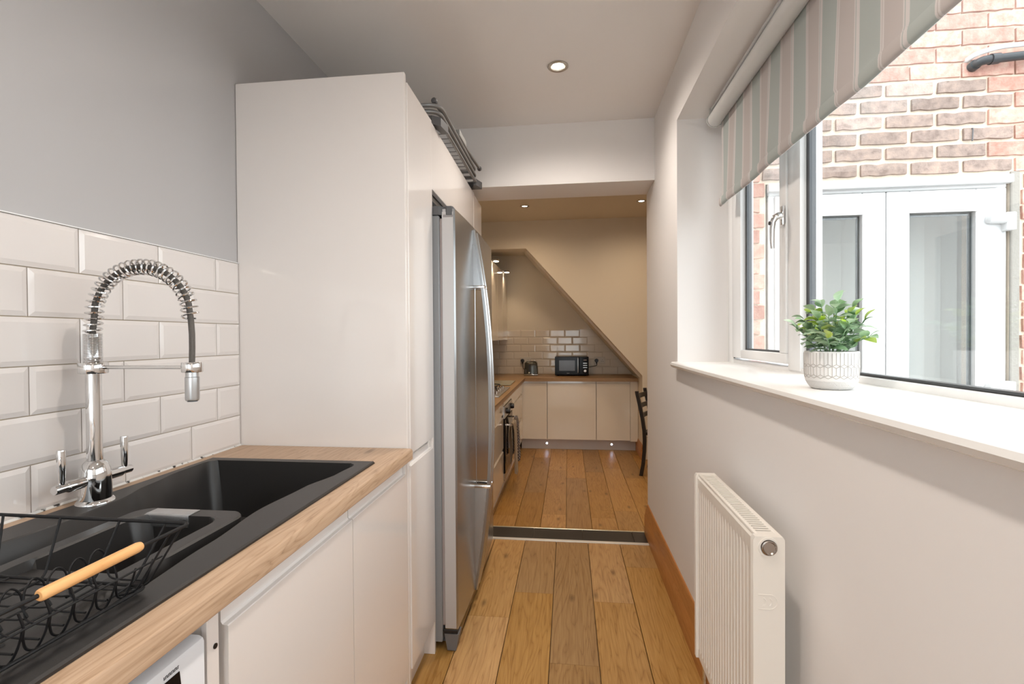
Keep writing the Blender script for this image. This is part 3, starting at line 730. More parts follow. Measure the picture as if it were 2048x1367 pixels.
# wire dish rack
dr = thing('dish_rack', 'black wire dish rack with a beech handle standing on the sink drainer', 'dish rack', (-0.76, 0.48, 0.915))
zt, zb = 1.010, 0.927
rim = smooth_path([(-0.572, 0.670, zt), (-0.955, 0.674, zt), (-0.955, 0.335, zt), (-0.582, 0.335, zt)], 0.012, 4, True)
obj('rim', tube(newbm(), rim, 0.0026, 10, True), wirem, dr)
hy0, hy1 = 0.462, 0.590
bm = newbm(); lathe(bm, [(0.0052, hy0), (0.0066, hy0 + 0.0015), (0.0070, hy0 + 0.004), (0.0070, hy1 - 0.006), (0.0058, hy1 - 0.001), (0.0035, hy1)], (-0.5770, 0, zt), 24, 'y'); obj('handle', bm, beech, dr)
base_ = smooth_path([(-0.617, 0.640, zb), (-0.915, 0.644, zb), (-0.915, 0.362, zb), (-0.625, 0.362, zb)], 0.012, 4, True)
obj('base_rim', tube(newbm(), base_, 0.0024, 8, True), wirem, dr)
obj('side_rail', tube(newbm(), [(-0.606, 0.655, 0.965), (-0.611, 0.345, 0.965)], 0.0014, 6), wirem, dr)
obj('side_rail', tube(newbm(), [(-0.935, 0.662, 0.962), (-0.935, 0.345, 0.962)], 0.0013, 6), wirem, dr)
for xq in (-0.69, -0.73, -0.79, -0.85): obj('floor_wire', tube(newbm(), [(xq, 0.64, zb), (xq, 0.362, zb)], 0.0014, 6), wirem, dr)
def catmull(pts, n=5):
    p = [Vector(q) for q in pts]; p = [p[0] * 2 - p[1]] + p + [p[-1] * 2 - p[-2]]; out = []
    for i in range(1, len(p) - 2):
        for k in range(n):
            t = k / n; out.append(0.5 * ((2 * p[i]) + (p[i + 1] - p[i - 1]) * t + (2 * p[i - 1] - 5 * p[i] + 4 * p[i + 1] - p[i + 2]) * t * t + (3 * p[i] - p[i - 1] - 3 * p[i + 1] + p[i + 2]) * t ** 3))
    return out + [p[-2]]
for k in range(9):
    y = 0.645 - 0.0285 * k
    # a wire that drops from the front rail, rounds the lower corner and sweeps back up two places along
    obj('side_wire', tube(newbm(), catmull([(-0.609, y - 0.003, 0.966), (-0.619, y, 0.944), (-0.6285, y - 0.001, 0.926), (-0.632, y - 0.010, 0.9215), (-0.631, y - 0.027, 0.9220), (-0.626, y - 0.043, 0.931), (-0.618, y - 0.053, 0.950), (-0.612, y - 0.057, 0.966), (-0.612, y - 0.062, 0.985)], 5), 0.0014, 6), wirem, dr)
    # an arch inside the rack that keeps plates upright
    obj('divider_wire', tube(newbm(), catmull([(-0.640, y + 0.010, zb), (-0.690, y + 0.010, zb + 0.001), (-0.700, y + 0.012, 0.945), (-0.701, y + 0.008, 0.966), (-0.701, y - 0.003, 0.976), (-0.701, y - 0.014, 0.966), (-0.700, y - 0.018, 0.945), (-0.712, y - 0.016, zb + 0.001), (-0.90, y - 0.016, zb)], 5), 0.0014, 6), wirem, dr)
for x in (-0.64, -0.705, -0.79, -0.875):
    xt = -0.572 - (-0.6 - x) * 0 + (x + 0.76) * 1.16 - 0.19 + 0.19 - 0.76 + 0.572
    obj('end_wire', tube(newbm(), smooth_path([((x + 0.765) * 1.22 - 0.765, 0.671, zt), (x, 0.641, 0.930), (x, 0.60, zb)], 0.012), 0.0018, 8), wirem, dr)
for y_ in (0.645, 0.625):
    obj('end_wire', tube(newbm(), smooth_path([(-0.5745, y_ + 0.012, zt), (-0.615, y_ - 0.006, 0.930), (-0.64, y_ - 0.008, 0.924)], 0.01), 0.0015, 8), wirem, dr)
for x, y in ((-0.632, 0.632), (-0.90, 0.632), (-0.632, 0.372), (-0.90, 0.372)):
    zz = 0.9185 if x > -0.65 else 0.9185
    obj('foot', lathe(newbm(), [(0.001, 0.9035), (0.0055, 0.9055), (0.0065, 0.911), (0.0055, 0.9165), (0.002, 0.926)], (x, y, 0.0), 14), black, dr)

# base units under the worktop
XD = -0.548
def jdoor(parent, y0, y1, z0, z1, x=XD, m=gloss, rec=(0.0, 0.0)):
    """handleless door: slab with a scooped grip along its top edge"""
    bm = newbm()
    prism(bm, [(x - 0.019, z0), (x, z0), (x, z1 - 0.026), (x - 0.0015, z1 - 0.0245), (x - 0.010, z1 - 0.024), (x - 0.013, z1 - 0.020), (x - 0.013, z1), (x - 0.019, z1)], 'y', y0 + 0.0012, y1 - 0.0012)
    return obj('door', bm, m, parent)
bu = thing('base_cabinet', 'glossy white base cabinet door beside the washing machine', 'cabinet', (-0.85, 0.94, 0))
B('carcass', carcass, bu, XL + 0.01, XD - 0.021, 0.705, 1.169, 0.15, 0.725, 0)
jdoor(bu, 0.716, 1.171, 0.135, 0.852)
B('plinth', gloss, bu, -0.62, -0.602, 0.71, 1.169, 0.0, 0.15, 0)
bu = thing('base_cabinet', 'glossy white base cabinet door next to the tall cabinet', 'cabinet', (-0.85, 1.38, 0))
B('carcass', carcass, bu, XL + 0.01, XD - 0.021, 1.171, 1.594, 0.15, 0.725, 0)
jdoor(bu, 1.172, 1.578, 0.135, 0.852)
B('filler', gloss, bu, XD - 0.019, XD - 0.002, 1.579, 1.5965, 0.0, 0.870, 0.001)
B('plinth', gloss, bu, -0.62, -0.602, 1.171, 1.594, 0.0, 0.15, 0)
ep = thing('end_panel', 'narrow white side panel with a black screw hole by the washing machine', 'panel', (-0.85, 0.69, 0))
B('panel', carcass, ep, XL + 0.01, -0.560, 0.676, 0.700, 0.0, 0.870, 0.001)
B('edge_strip', gloss, ep, -0.560, -0.550, 0.674, 0.699, 0.0, 0.870, 0.001)
obj('screw_hole', lathe(newbm(), [(0.0042, -0.5502), (0.0042, -0.5485)], (0, 0.690, 0.811), 14, 'x'), black, ep)
wm = thing('washing_machine', 'white washing machine under the oak worktop at the near end', 'washing machine', (-0.85, 0.37, 0))
bm = newbm(); box(bm, -1.14, -0.575, 0.075, 0.667, 0.01, 0.845, 0.006, 2); obj('body', bm, mat('washer grey top', (0.36, 0.37, 0.38), 0.45), wm)
bm = newbm(); prism(bm, [(-0.576, 0.12), (-0.547, 0.12), (-0.547, 0.836), (-0.549, 0.841), (-0.555, 0.844), (-0.576, 0.844)], 'y', 0.077, 0.664)
wmf = obj('front_panel', bm, mat('washer white', (0.72, 0.72, 0.74), 0.35), wm)
def wmx(z): return -0.547
bm = newbm(); zz0, zz1 = 0.745, 0.8225
vs = [bm.verts.new((wmx(z) + 0.0012, y, z)) for y, z in ((0.20, zz0), (0.6255, zz0), (0.6165, zz1), (0.20, zz1))]; bm.faces.new(vs)
vs2 = [bm.verts.new((v.co.x - 0.002, v.co.y, v.co.z)) for v in vs]; bm.faces.new(vs2[::-1])
for i in range(4): bm.faces.new((vs[i], vs2[i], vs2[(i + 1) % 4], vs[(i + 1) % 4]))
obj('display', bm, blackgloss, wmf)
# the small illegible maker's lettering above the display, as a row of fine strokes
bm = newbm(); rnd = random.Random(3)
for k in range(10):
    y = 0.5905 + 0.0026 * k; z = 0.8275
    box(bm, wmx(z) + 0.0002, wmx(z) + 0.0008, y, y + 0.0009, z, z + 0.004)
    if k % 2: box(bm, wmx(z) + 0.0002, wmx(z) + 0.0008, y, y + 0.0021, z + 0.0033, z + 0.004)
    else: box(bm, wmx(z) + 0.0002, wmx(z) + 0.0008, y, y + 0.0020, z, z + 0.0008)
obj('lettering', bm, grey_d, wmf)
bm = newbm(); lathe(bm, [(0.17, -0.545), (0.20, -0.53), (0.19, -0.515), (0.15, -0.512)], (0, 0.37, 0.42), 40, 'x'); obj('door', bm, mat('washer door ring', (0.5, 0.5, 0.52), 0.3), wm)

# ------------------------------------------------------------------ tall units (very slightly out of line with the wall)
SKEW = math.radians(1.02)
def skewed(t): t.rotation_euler = (0, 0, SKEW); return t
XT = -0.545
PV = (XT, 1.60, 0.0)
def tall(name, label):
    return thing(name, label, 'cabinet', PV)
tc_ = tall('tall_cabinet', 'tall glossy white cabinet with its wide side panel facing the sink')
B('side_panel', gloss, tc_, -1.1685, XT - 0.004, 1.6005, 1.618, 0.0, 2.192, 0.0015)
B('carcass', carcass, tc_, -1.145, XT - 0.022, 1.620, 1.905, 0.14, 2.166, 0)
jd = jdoor(tc_, 1.619, 1.902, 0.135, 0.868, XT)
B('door', gloss, tc_, XT - 0.019, XT, 1.620, 1.901, 0.884, 2.166, 0.0015)
B('plinth', gloss, tc_, XT - 0.06, XT - 0.045, 1.620, 1.901, 0.0, 0.14, 0)
B('side_panel', gloss, tc_, -1.145, XT - 0.001, 1.903, 1.921, 0.0, 2.168, 0.001)
B('grip_rail', carcass, tc_, XT - 0.021, XT - 0.012, 1.880, 1.901, 0.835, 0.884, 0.001)
oc = tall('overhead_cabinet', 'glossy white cupboard over the steel fridge under the folded clothes airer'); skewed(oc)
B('carcass', carcass, oc, -1.140, XT - 0.022, 1.938, 2.900, 1.905, 2.166, 0)
B('door', gloss, oc, XT - 0.019, XT + 0.001, 1.925, 2.900, 1.895, 2.168, 0.0015)
B('bottom_rail', steel, oc, XT - 0.035, XT - 0.022, 1.928, 2.900, 1.872, 1.905, 0.001)
t2 = tall('tall_cabinet', 'narrow glossy cream cabinet just past the steel fridge'); skewed(t2)
B('carcass', carcass, t2, -1.120, XT - 0.022, 2.924, 3.195, 0.02, 2.160, 0)
B('side_panel', gloss, t2, -1.120, XT + 0.002, 2.904, 2.922, 0.0, 2.168, 0.001)
B('door', gloss, t2, XT - 0.019, XT, 2.925, 3.195, 0.02, 2.164, 0.0015)
B('side_panel', gloss, t2, -1.120, XT - 0.002, 3.198, 3.216, 0.0, 2.166, 0.001)

# ------------------------------------------------------------------ fridge
fg = thing('fridge', 'large stainless steel side by side fridge with two long bowed handles', 'fridge', (-0.83, 2.40, 0))
FY0, FYS, FY1 = 1.934, 2.305, 2.885
B('body', grey_m, fg, -1.14, -0.520, FY0 - 0.008, FY1 + 0.008, 0.035, 1.785, 0.004)
B('gasket', rubber, fg, -0.522, -0.508, FY0 + 0.002, FYS - 0.004, 0.10, 1.775, 0.003)
B('gasket', rubber, fg, -0.522, -0.508, FYS + 0.004, FY1, 0.10, 1.775, 0.003)
def fdoor(y0, y1):
    # front gently convex across both doors
    pts = []; n = 10
    for i in range(n + 1):
        y = y0 + (y1 - y0) * i / n; u = (y - (FY0 + FY1) / 2) / ((FY1 - FY0) / 2)
        pts.append((-0.456 + 0.010 * (1 - u * u), y))
    bm = newbm(); prism(bm, [(-0.510, y0)] + [(pts[0][0] - 0.006, y0)] + [(pts[0][0], y0 + 0.006)] + pts[1:-1] + [(pts[-1][0], y1 - 0.006), (pts[-1][0] - 0.006, y1), (-0.510, y1)], 'z', 0.088, 1.812)
    return obj('door', bm, steel_d, fg, 25)
fd1 = fdoor(FY0, FYS - 0.003); fd2 = fdoor(FYS + 0.003, FY1)
B('door_edge', steel_side, fd1, -0.509, -0.463, FY0 - 0.0012, FY0 + 0.001, 0.092, 1.80, 0)
def fhandle(y, dpart):
    # fin at top and bottom, open grip between the brackets
    X0 = -0.4475; zs = [1.795 - 1.715 * i / 40 for i in range(41)]
    def bow(z):
        u = (z - 0.94) / 0.86; return 0.004 + 0.078 * max(0, 1 - abs(u) ** 2.2)
    bm = newbm(); A = []
    for z in zs:
        b = bow(z); A.append([bm.verts.new(p) for p in ((X0 + b, y - 0.013, z), (X0 + b + 0.006, y - 0.009, z), (X0 + b + 0.006, y + 0.009, z), (X0 + b, y + 0.013, z), (X0 + b - 0.012 if b > 0.014 else X0 - 0.002, y + 0.011, z), (X0 + b - 0.012 if b > 0.014 else X0 - 0.002, y - 0.011, z))])
    for a, b in zip(A, A[1:]):
        for k in range(6): bm.faces.new((a[k], a[(k + 1) % 6], b[(k + 1) % 6], b[k]))
    bm.faces.new(A[0]); bm.faces.new(A[-1][::-1])
    h = obj('handle', bm, steel, dpart)
    for zl, zh in ((1.525, 1.79), (0.085, 0.575)):
        bm = newbm(); q = [zl + (zh - zl) * i / 12 for i in range(13)]
        prism(bm, [(X0 - 0.004, zz) for zz in (zh, zl)] + [(X0 + bow(zz) - 0.004, zz) for zz in q], 'y', y - 0.010, y + 0.010)
        obj('handle_fin', bm, steel_d, dpart)
    for z in (1.528, 0.578):
        obj('handle_bracket', box(newbm(), X0 - 0.006, X0 + bow(z) + 0.008, y - 0.0155, y + 0.0155, z - 0.008, z + 0.006, 0.002), chrome, dpart)
fhandle(FYS - 0.030, fd1); fhandle(FYS + 0.032, fd2)
bm = newbm(); prism(bm, [(-0.56, FY0 - 0.008), (-0.520, FY0 - 0.010), (-0.500, FY0 + 0.006), (-0.488, FY0 - 0.006), (-0.470, FY0 - 0.006), (-0.464, FY0 + 0.004), (-0.464, FY0 + 0.05), (-0.56, FY0 + 0.07)], 'z', 1.787, 1.822); obj('hinge_cover', bm, grey_d, fg)
B('hinge_plate', mat('hinge grey', (0.28, 0.26, 0.26), 0.4), fg, -0.505, -0.463, FY0 - 0.003, FY0 + 0.03, 1.778, 1.789, 0.002)
bm = newbm(); prism(bm, [(-0.512, 0.07), (-0.452, 0.07), (-0.464, 0.004), (-0.500, 0.004)], 'y', FY0 - 0.006, FY0 + 0.05); obj('foot', bm, mat('foot grey', (0.15, 0.145, 0.145), 0.5), fg)
B('hinge_plate', black, fg, -0.518, -0.458, FY0 - 0.002, FY0 + 0.05, 0.068, 0.086, 0.002)
B('kick_grille', grey_d, fg, -0.60, -0.520, FY0 + 0.05, FY1 - 0.01, 0.004, 0.085, 0.002)
B('foot', black, fg, -0.58, -0.54, FY1 - 0.05, FY1, 0.0, 0.04, 0)
B('foot', black, fg, -1.12, -1.08, FY0 + 0.02, FY0 + 0.06, 0.0, 0.04, 0)

# ------------------------------------------------------------------ folded airer lying on the tall units
ar = thing('clothes_airer', 'folded grey metal clothes airer lying on top of the tall cupboards', 'clothes airer', (-0.75, 2.4, 2.17))
for dz, x1, y0, y1 in ((0.0, -0.535, 1.985, 2.86), (0.022, -0.528, 1.965, 2.80), (0.043, -0.522, 1.955, 2.76)):
    pts = smooth_path([(-1.02, y0, 2.205 + dz), (x1, y0, 2.205 + dz), (x1, y1, 2.200 + dz), (-1.02, y1, 2.200 + dz)], 0.06, 6, True)
    obj('frame', tube(newbm(), pts, 0.0085, 10, True), tube_grey, ar)
for k in range(15):
    y = 2.07 + 0.052 * k
    obj('rung', tube(newbm(), [(-1.02, y, 2.196), (-0.535, y, 2.196)], 0.0022, 6), tube_grey, ar)
leg = [(-0.548, 1.99, 2.272), (-0.505, 2.755, 2.262)]
obj('leg', tube(newbm(), leg, 0.0085, 10), tube_grey, ar)
obj('leg', tube(newbm(), [(-0.98, 1.99, 2.272), (-0.95, 2.755, 2.262)], 0.0085, 10), tube_grey, ar)
for p, d in ((leg[0], -1), (leg[1], 1)):
    obj('leg_cap', lathe(newbm(), [(0.0105, 0), (0.0125, 0.006 * d), (0.0125, 0.022 * d), (0.010, 0.026 * d)], (p[0], p[1], p[2]), 14, 'y'), grey_d, ar)
for y, yy in ((1.975, 2.06), (2.805, 2.885)):
    bm = newbm(); prism(bm, [(-0.66, 1.975), (-0.56, 1.975), (-0.528, 2.0), (-0.516, 2.08), (-0.546, 2.08), (-0.556, 2.03), (-0.585, 2.01), (-0.66, 2.005)] if y < 2.2 else [(-0.66, 2.885), (-0.53, 2.885), (-0.512, 2.885), (-0.508, 2.87), (-0.530, 2.80), (-0.548, 2.80), (-0.556, 2.84), (-0.60, 2.855), (-0.66, 2.86)], 'z', 2.178, 2.214)
    obj('corner_joint', bm, grey_d, ar)
obj('clip', box(newbm(), -0.532, -0.506, 2.27, 2.42, 2.250, 2.280, 0.006, 2), mat('clip grey', (0.30, 0.30, 0.29), 0.5), ar)

# ------------------------------------------------------------------ radiator
rd = thing('radiator', 'cream white panel radiator with ribbed front fixed to the right wall', 'radiator', (0.44, 1.36, 0.26))
RY0, RY1, RZ0, RZ1 = 1.118, 1.596, 0.262, 0.846
pts = []; NR = 21; pitch = (RY1 - RY0 - 0.012) / NR
row = []
for k in range(NR):
    y = RY0 + 0.006 + pitch * k
    row += [(y, 0), (y + pitch * 0.24, 0), (y + pitch * 0.36, 0.0075), (y + pitch * 0.5, 0.0085), (y + pitch * 0.64, 0.0075), (y + pitch * 0.76, 0)]
row.append((RY1 - 0.006, 0))
bm = newbm(); XRF = 0.406
def ribs(z, f): return [bm.verts.new((XRF + d * f, y, z)) for y, d in row]
lv = [(RZ0 + 0.002, 0, 0.004), (RZ0 + 0.006, 0, 0), (RZ0 + 0.030, 0, 0), (RZ0 + 0.050, 1, 0), (RZ1 - 0.058, 1, 0), (RZ1 - 0.038, 0, 0), (RZ1 - 0.010, 0, 0), (RZ1 - 0.005, 0, 0.004)]
R_ = []
for z, f, ins in lv: R_.append([bm.verts.new((XRF + d * f + ins, y, z)) for y, d in row])
for A, C in zip(R_, R_[1:]):
    for i in range(len(row) - 1): bm.faces.new((A[i], A[i + 1], C[i + 1], C[i]))
bk = [bm.verts.new((XRF + 0.016, y, z)) for y, z in ((row[0][0], RZ0 + 0.002), (row[-1][0], RZ0 + 0.002), (row[-1][0], RZ1 - 0.005), (row[0][0], RZ1 - 0.005))]
bm.faces.new(bk)
obj('front_panel', bm, radm, rd, 30)
B('back_panel', radm, rd, 0.452, 0.462, RY0 + 0.006, RY1 - 0.006, RZ0 + 0.004, RZ1 - 0.008, 0.002)
B('convector', radm, rd, 0.424, 0.450, RY0 + 0.02, RY1 - 0.02, RZ0 + 0.05, RZ1 - 0.05, 0)
bm = newbm()
prism(bm, [(0.400, RZ0), (0.466, RZ0), (0.466, RZ1 - 0.004), (0.462, RZ1 + 0.003), (0.404, RZ1 + 0.003), (0.400, RZ1 - 0.004)], 'y', RY0 - 0.010, RY0 + 0.006)
rec_ = obj('end_cover', bm, radm, rd)
bm = newbm()
prism(bm, [(0.400, RZ0), (0.466, RZ0), (0.466, RZ1 - 0.004), (0.462, RZ1 + 0.003), (0.404, RZ1 + 0.003), (0.400, RZ1 - 0.004)], 'y', RY1 - 0.006, RY1 + 0.010)
obj('end_cover', bm, radm, rd)
bm = newbm(); zt_ = RZ1 + 0.002
box(bm, 0.410, 0.419, RY0, RY1, zt_ - 0.008, zt_, 0.0015); box(bm, 0.452, 0.464, RY0, RY1, zt_ - 0.008, zt_, 0.0015)
ns = 34
for k in range(ns + 1):
    y = RY0 + 0.022 + (RY1 - RY0 - 0.034) * k / ns
    box(bm, 0.418, 0.453, y - 0.0036, y + 0.0036, zt_ - 0.006, zt_ - 0.0004)
box(bm, 0.418, 0.453, RY0, RY0 + 0.02, zt_ - 0.006, zt_); box(bm, 0.418, 0.453, RY1 - 0.012, RY1, zt_ - 0.006, zt_)
obj('top_grille', bm, radm, rd)
obj('plug_collar', lathe(newbm(), [(0.0220, RY0 - 0.0098), (0.0215, RY0 - 0.0125), (0.0175, RY0 - 0.0125), (0.0170, RY0 - 0.0098)], (0.432, 0, 0.826), 30, 'y', False), radm, rec_)
obj('plug', lathe(newbm(), [(0.0165, RY0 - 0.0095), (0.0165, RY0 - 0.0150), (0.0140, RY0 - 0.0165), (0.0125, RY0 - 0.0140), (0.0115, RY0 - 0.0130)], (0.432, 0, 0.826), 6 * 5, 'y'), mat('aged nickel plug', (0.42, 0.37, 0.33), 0.25, metal=1.0), rec_)
# raised oval badge with two curved strokes
bm = newbm(); y_ = RY0 - 0.0101
tube(bm, [(0.411, y_, 0.722), (0.434, y_, 0.722)] + arc((0.434, y_, 0.706), 0.016, PI / 2, -PI / 2, 12) + [(0.411, y_, 0.690)], 0.0009, 6)
tube(bm, arc((0.416, y_, 0.706), 0.0105, 0.95, -0.95, 8), 0.0012, 6); tube(bm, arc((0.428, y_, 0.706), 0.0105, 0.95, -0.95, 8), 0.0012, 6)
tube(bm, arc((0.412, y_, 0.706), 0.012, 0.8, -0.8, 6), 0.0008, 6)
obj('badge', bm, radm, rec_)
for y in (1.25, 1.48): B('bracket', radm, rd, 0.460, XR, y - 0.015, y + 0.015, 0.40, 0.74, 0.001)
bm = newbm(); tube(bm, [(0.437, RY1 + 0.03, 0.0), (0.437, RY1 + 0.03, 0.25)], 0.0075, 10); tube(bm, [(0.437, RY1 + 0.03, 0.275), (0.437, RY1, 0.275)], 0.010, 10); lathe(bm, [(0.011, 0.24), (0.013, 0.25), (0.013, 0.30), (0.008, 0.32)], (0.437, RY1 + 0.03, 0), 14)
obj('valve', bm, chrome, rd)

# ------------------------------------------------------------------ plant on the sill
px_, py_, pz_ = 0.601, 1.190, 1.165
pp = thing('potted_plant', 'small leafy green plant in a white patterned pot on the window sill', 'plant', (px_, py_, pz_))
potm = mat('matt white ceramic', (0.74, 0.72, 0.70), 0.6, bump=0.05, bscale=300)
lathe_p = [(0.034, 0), (0.040, 0.002), (0.0465, 0.010), (0.0515, 0.020), (0.0522, 0.022), (0.0535, 0.040), (0.0540, 0.060), (0.0540, 0.084), (0.0532, 0.0865), (0.0500, 0.0865), (0.0495, 0.078), (0.046, 0.074)]
pot = obj('pot', lathe(newbm(), lathe_p, (px_, py_, pz_), 48), potm, pp)
obj('pot_base', lathe(newbm(), [(0.0345, 0.0), (0.0405, 0.0018), (0.0470, 0.0100), (0.0518, 0.0195), (0.0500, 0.0200)], (px_, py_, pz_), 48), mat('rough speckled ceramic', (0.72, 0.70, 0.68), 0.95, bump=0.5, bscale=500), pp)
def pr_(z):
    for (r0, z0_), (r1, z1_) in zip(lathe_p, lathe_p[1:]):
        if z0_ <= z <= z1_ and z1_ > z0_: return r0 + (r1 - r0) * (z - z0_) / (z1_ - z0_)
    return 0.054
bm = newbm(); NS = 22
def pp_(a, z): r = pr_(z) + 0.0001; return (px_ + r * math.cos(a), py_ + r * math.sin(a), pz_ + z)
for k in range(NS):
    a0 = 2 * PI * k / NS; h = PI / NS
    for seq in ([(a0, 0.083), (a0, 0.054)], [(a0 - h, 0.0835), (a0 - h, 0.058)], [(a0, 0.054), (a0 + h, 0.058)], [(a0, 0.054), (a0 - h, 0.058)], [(a0, 0.054), (a0 + h, 0.050)], [(a0, 0.054), (a0 - h, 0.050)], [(a0 + h, 0.050), (a0 + h, 0.034)], [(a0, 0.054), (a0, 0.030)], [(a0, 0.030), (a0 + h, 0.034)], [(a0, 0.030), (a0 - h, 0.034)], [(a0, 0.030), (a0 + h, 0.026)], [(a0, 0.030), (a0 - h, 0.026)]):
        p = [pp_(seq[0][0] + (seq[1][0] - seq[0][0]) * t, seq[0][1] + (seq[1][1] - seq[0][1]) * t) for t in (0, 0.5, 1)]
        tube(bm, p, 0.00075, 4, caps=False)
obj('relief_lines', bm, mat('grey relief line', (0.46, 0.43, 0.40), 0.8), pot)
obj('soil', lathe(newbm(), [(0.049, 0.074), (0.02, 0.078), (0.001, 0.078)], (px_, py_, pz_), 24), soil, pp)
def leaf_mesh(mm, ln=0.030, wd=0.0100):
    bm = newbm(); n = 7; Lr, Mr, Rr = [], [], []
    for i in range(n + 1):
        t = i / n; ww = wd * (math.sin(PI * t ** 0.85) ** 0.8) + 0.0004; z = 0.004 * math.sin(PI * t) - 0.003 * t * t
        Lr.append(bm.verts.new((ln * t, -ww, z + 0.0018 * math.sin(PI * t)))); Mr.append(bm.verts.new((ln * t, 0, z))); Rr.append(bm.verts.new((ln * t, ww, z + 0.0018 * math.sin(PI * t))))
    for i in range(n):
        bm.faces.new((Lr[i], Lr[i + 1], Mr[i + 1], Mr[i])); bm.faces.new((Mr[i], Mr[i + 1], Rr[i + 1], Rr[i]))
    bmesh.ops.solidify(bm, geom=bm.faces[:], thickness=0.0005)
    me = finish(bm, 'leaf', 60); me.materials.append(mm); return me
leaves = [leaf_mesh(m, ln) for m in leaf_ms for ln in (0.029, 0.035)]
rnd = random.Random(21)
for s in range(21):
    a = 2.39996 * s + rnd.uniform(-.2, .2); sp = math.sqrt((s + 0.5) / 21)
    tip = Vector((px_ + 0.080 * sp * math.cos(a), py_ + 0.080 * sp * math.sin(a), pz_ + 0.200 - 0.080 * sp ** 2 + rnd.uniform(-.012, .010)))
    base0 = Vector((px_ + 0.025 * sp * math.cos(a), py_ + 0.025 * sp * math.sin(a), pz_ + 0.076))
    midp = base0.lerp(tip, 0.5) + Vector((0, 0, 0.016))
    bez = [base0 * (1 - t) ** 2 + midp * 2 * t * (1 - t) + tip * t * t for t in (0, .2, .4, .6, .8, 1)]
    st_ = obj('stem', tube(newbm(), bez, 0.0011, 5), leaf_ms[2], pp)
    nl = 10
    for k in range(nl):
        t = 0.18 + 0.82 * k / (nl - 1)
        p = base0 * (1 - t) ** 2 + midp * 2 * t * (1 - t) + tip * t * t
        if k == nl - 1: yaw = a; pit = -rnd.uniform(0.2, 1.0)
        else: yaw = a + (1 if k % 2 else -1) * rnd.uniform(0.5, 1.7) + rnd.uniform(-.3, .3); pit = -rnd.uniform(-0.25, 0.8)
        if p.z - math.sin(pit) * 0.03 < pz_ + 0.088 and (p - Vector((px_, py_, p.z))).length > 0.03: pit = -0.5
        mi = rnd.choices((0, 1, 2), (0.55, 0.22 if t > 0.5 else 0.05, 0.3 if t < 0.5 else 0.1))[0] * 2 + rnd.randrange(2)
        o = piece('leaf', leaves[mi], p, st_, (rnd.uniform(-.5, .5), pit, yaw)); o.scale = (rnd.uniform(.75, 1.15),) * 3

# ------------------------------------------------------------------ downlights
def downlight(x, y, zc, label, power, colr, size=0.049, spot=2.85):
    d = thing('downlight', label, 'downlight', (x, y, zc), 'recessed ceiling downlights')
    bm = newbm(); lathe(bm, [(size, -0.001), (size, -0.0045), (size - 0.004, -0.007), (size - 0.014, -0.006), (size - 0.018, 0.0), (size - 0.020, 0.020)], (x, y, zc), 40, 'z', False); obj('bezel', bm, lamp_ring, d)
    obj('lamp', lathe(newbm(), [(size - 0.020, 0.0005), (size - 0.024, -0.001), (0.012, -0.002), (0.001, -0.002)], (x, y, zc), 28), lampglow, d)
    ld = bpy.data.lights.new('downlight_beam', 'SPOT'); ld.energy = power; ld.color = colr; ld.spot_size = spot; ld.spot_blend = 1.0; ld.shadow_soft_size = 0.05
    lo = bpy.data.objects.new('downlight_beam', ld); COL.objects.link(lo); lo.location = (x, y, zc - 0.012); 
    return d
WARM = (1.0, 0.74, 0.48)
downlight(-0.041, 2.327, ZC, 'round recessed downlight lit in the front ceiling above the fridge', LAMP_NEAR, (1, 0.91, 0.82))
downlight(-0.041, 0.75, ZC, 'added out of view downlight above the sink worktop', LAMP_NEAR, (1, 0.91, 0.82))  # this and the next: unseen lamps added to brighten the front room
downlight(-0.041, -0.80, ZC, 'added out of view downlight behind the viewer', LAMP_NEAR, (1, 0.91, 0.82))
downlight(-0.445, 5.07, ZC2, 'left of the two small downlights in the rear kitchen ceiling', LAMP_FAR, WARM)
downlight(0.745, 5.04, ZC2, 'right of the two small downlights in the rear kitchen ceiling', LAMP_FAR, WARM)
downlight(-0.445, 3.85, ZC2, 'added unseen downlight behind the beam, above the hob side', LAMP_FAR, WARM)  # from here on: unseen lamps added to brighten the rear rooms
downlight(0.745, 3.85, ZC2, 'added unseen downlight behind the beam, above the chair side', LAMP_FAR, WARM)
downlight(1.9, 4.4, ZC2, 'added unseen downlight above the dining room beyond the right wall', LAMP_FAR, WARM)

# ------------------------------------------------------------------ rear kitchen
ZT2 = ZF2 + 0.91
XK = -0.545                       # worktop front of the left run
YK = 6.02                         # worktop front of the back run
bm = newbm()
prism(bm, [(XL + 0.002, 3.30), (XK, 3.30), (XK, YK), (0.846, YK), (0.846, 6.677), (XL + 0.002, 6.677)], 'z', ZT2 - 0.040, ZT2)
bmesh.ops.bevel(bm, geom=[e for e in bm.edges if all(abs(v.co.z - ZT2) < 1e-5 for v in e.verts)], offset=0.004, segments=2, affect='EDGES')
tag(obj('worktop', bm, oak_top_x), 'L shaped oak worktop in the rear kitchen under the stair slope', 'worktop')
def bdoor(parent, x0, x1, z0=0.003, z1=0.728):
    bm = newbm(); y = 6.050
    prism(bm, [(y + 0.019, z0), (y, z0), (y, z1 - 0.028), (y + 0.012, z1 - 0.024), (y + 0.013, z1), (y + 0.019, z1)], 'x', x0 + 0.0015, x1 - 0.0015)
    return obj('door', bm, gloss_cream, parent)
for n_, (a, b) in enumerate(((-0.592, -0.268), (-0.264, 0.338), (0.342, 0.750))):
    c = thing('base_cabinet', ('cream gloss cupboard in the corner below the toaster', 'widest cream gloss cupboard below the microwave', 'cream gloss cupboard beside the stair wall')[n_], 'cabinet', ((a + b) / 2, 6.37, ZF2), 'cupboards under the stair slope')
    B('carcass', carcass, c, a, b, 6.072, 6.66, 0.0, 0.728, 0)
    bdoor(c, a, b)
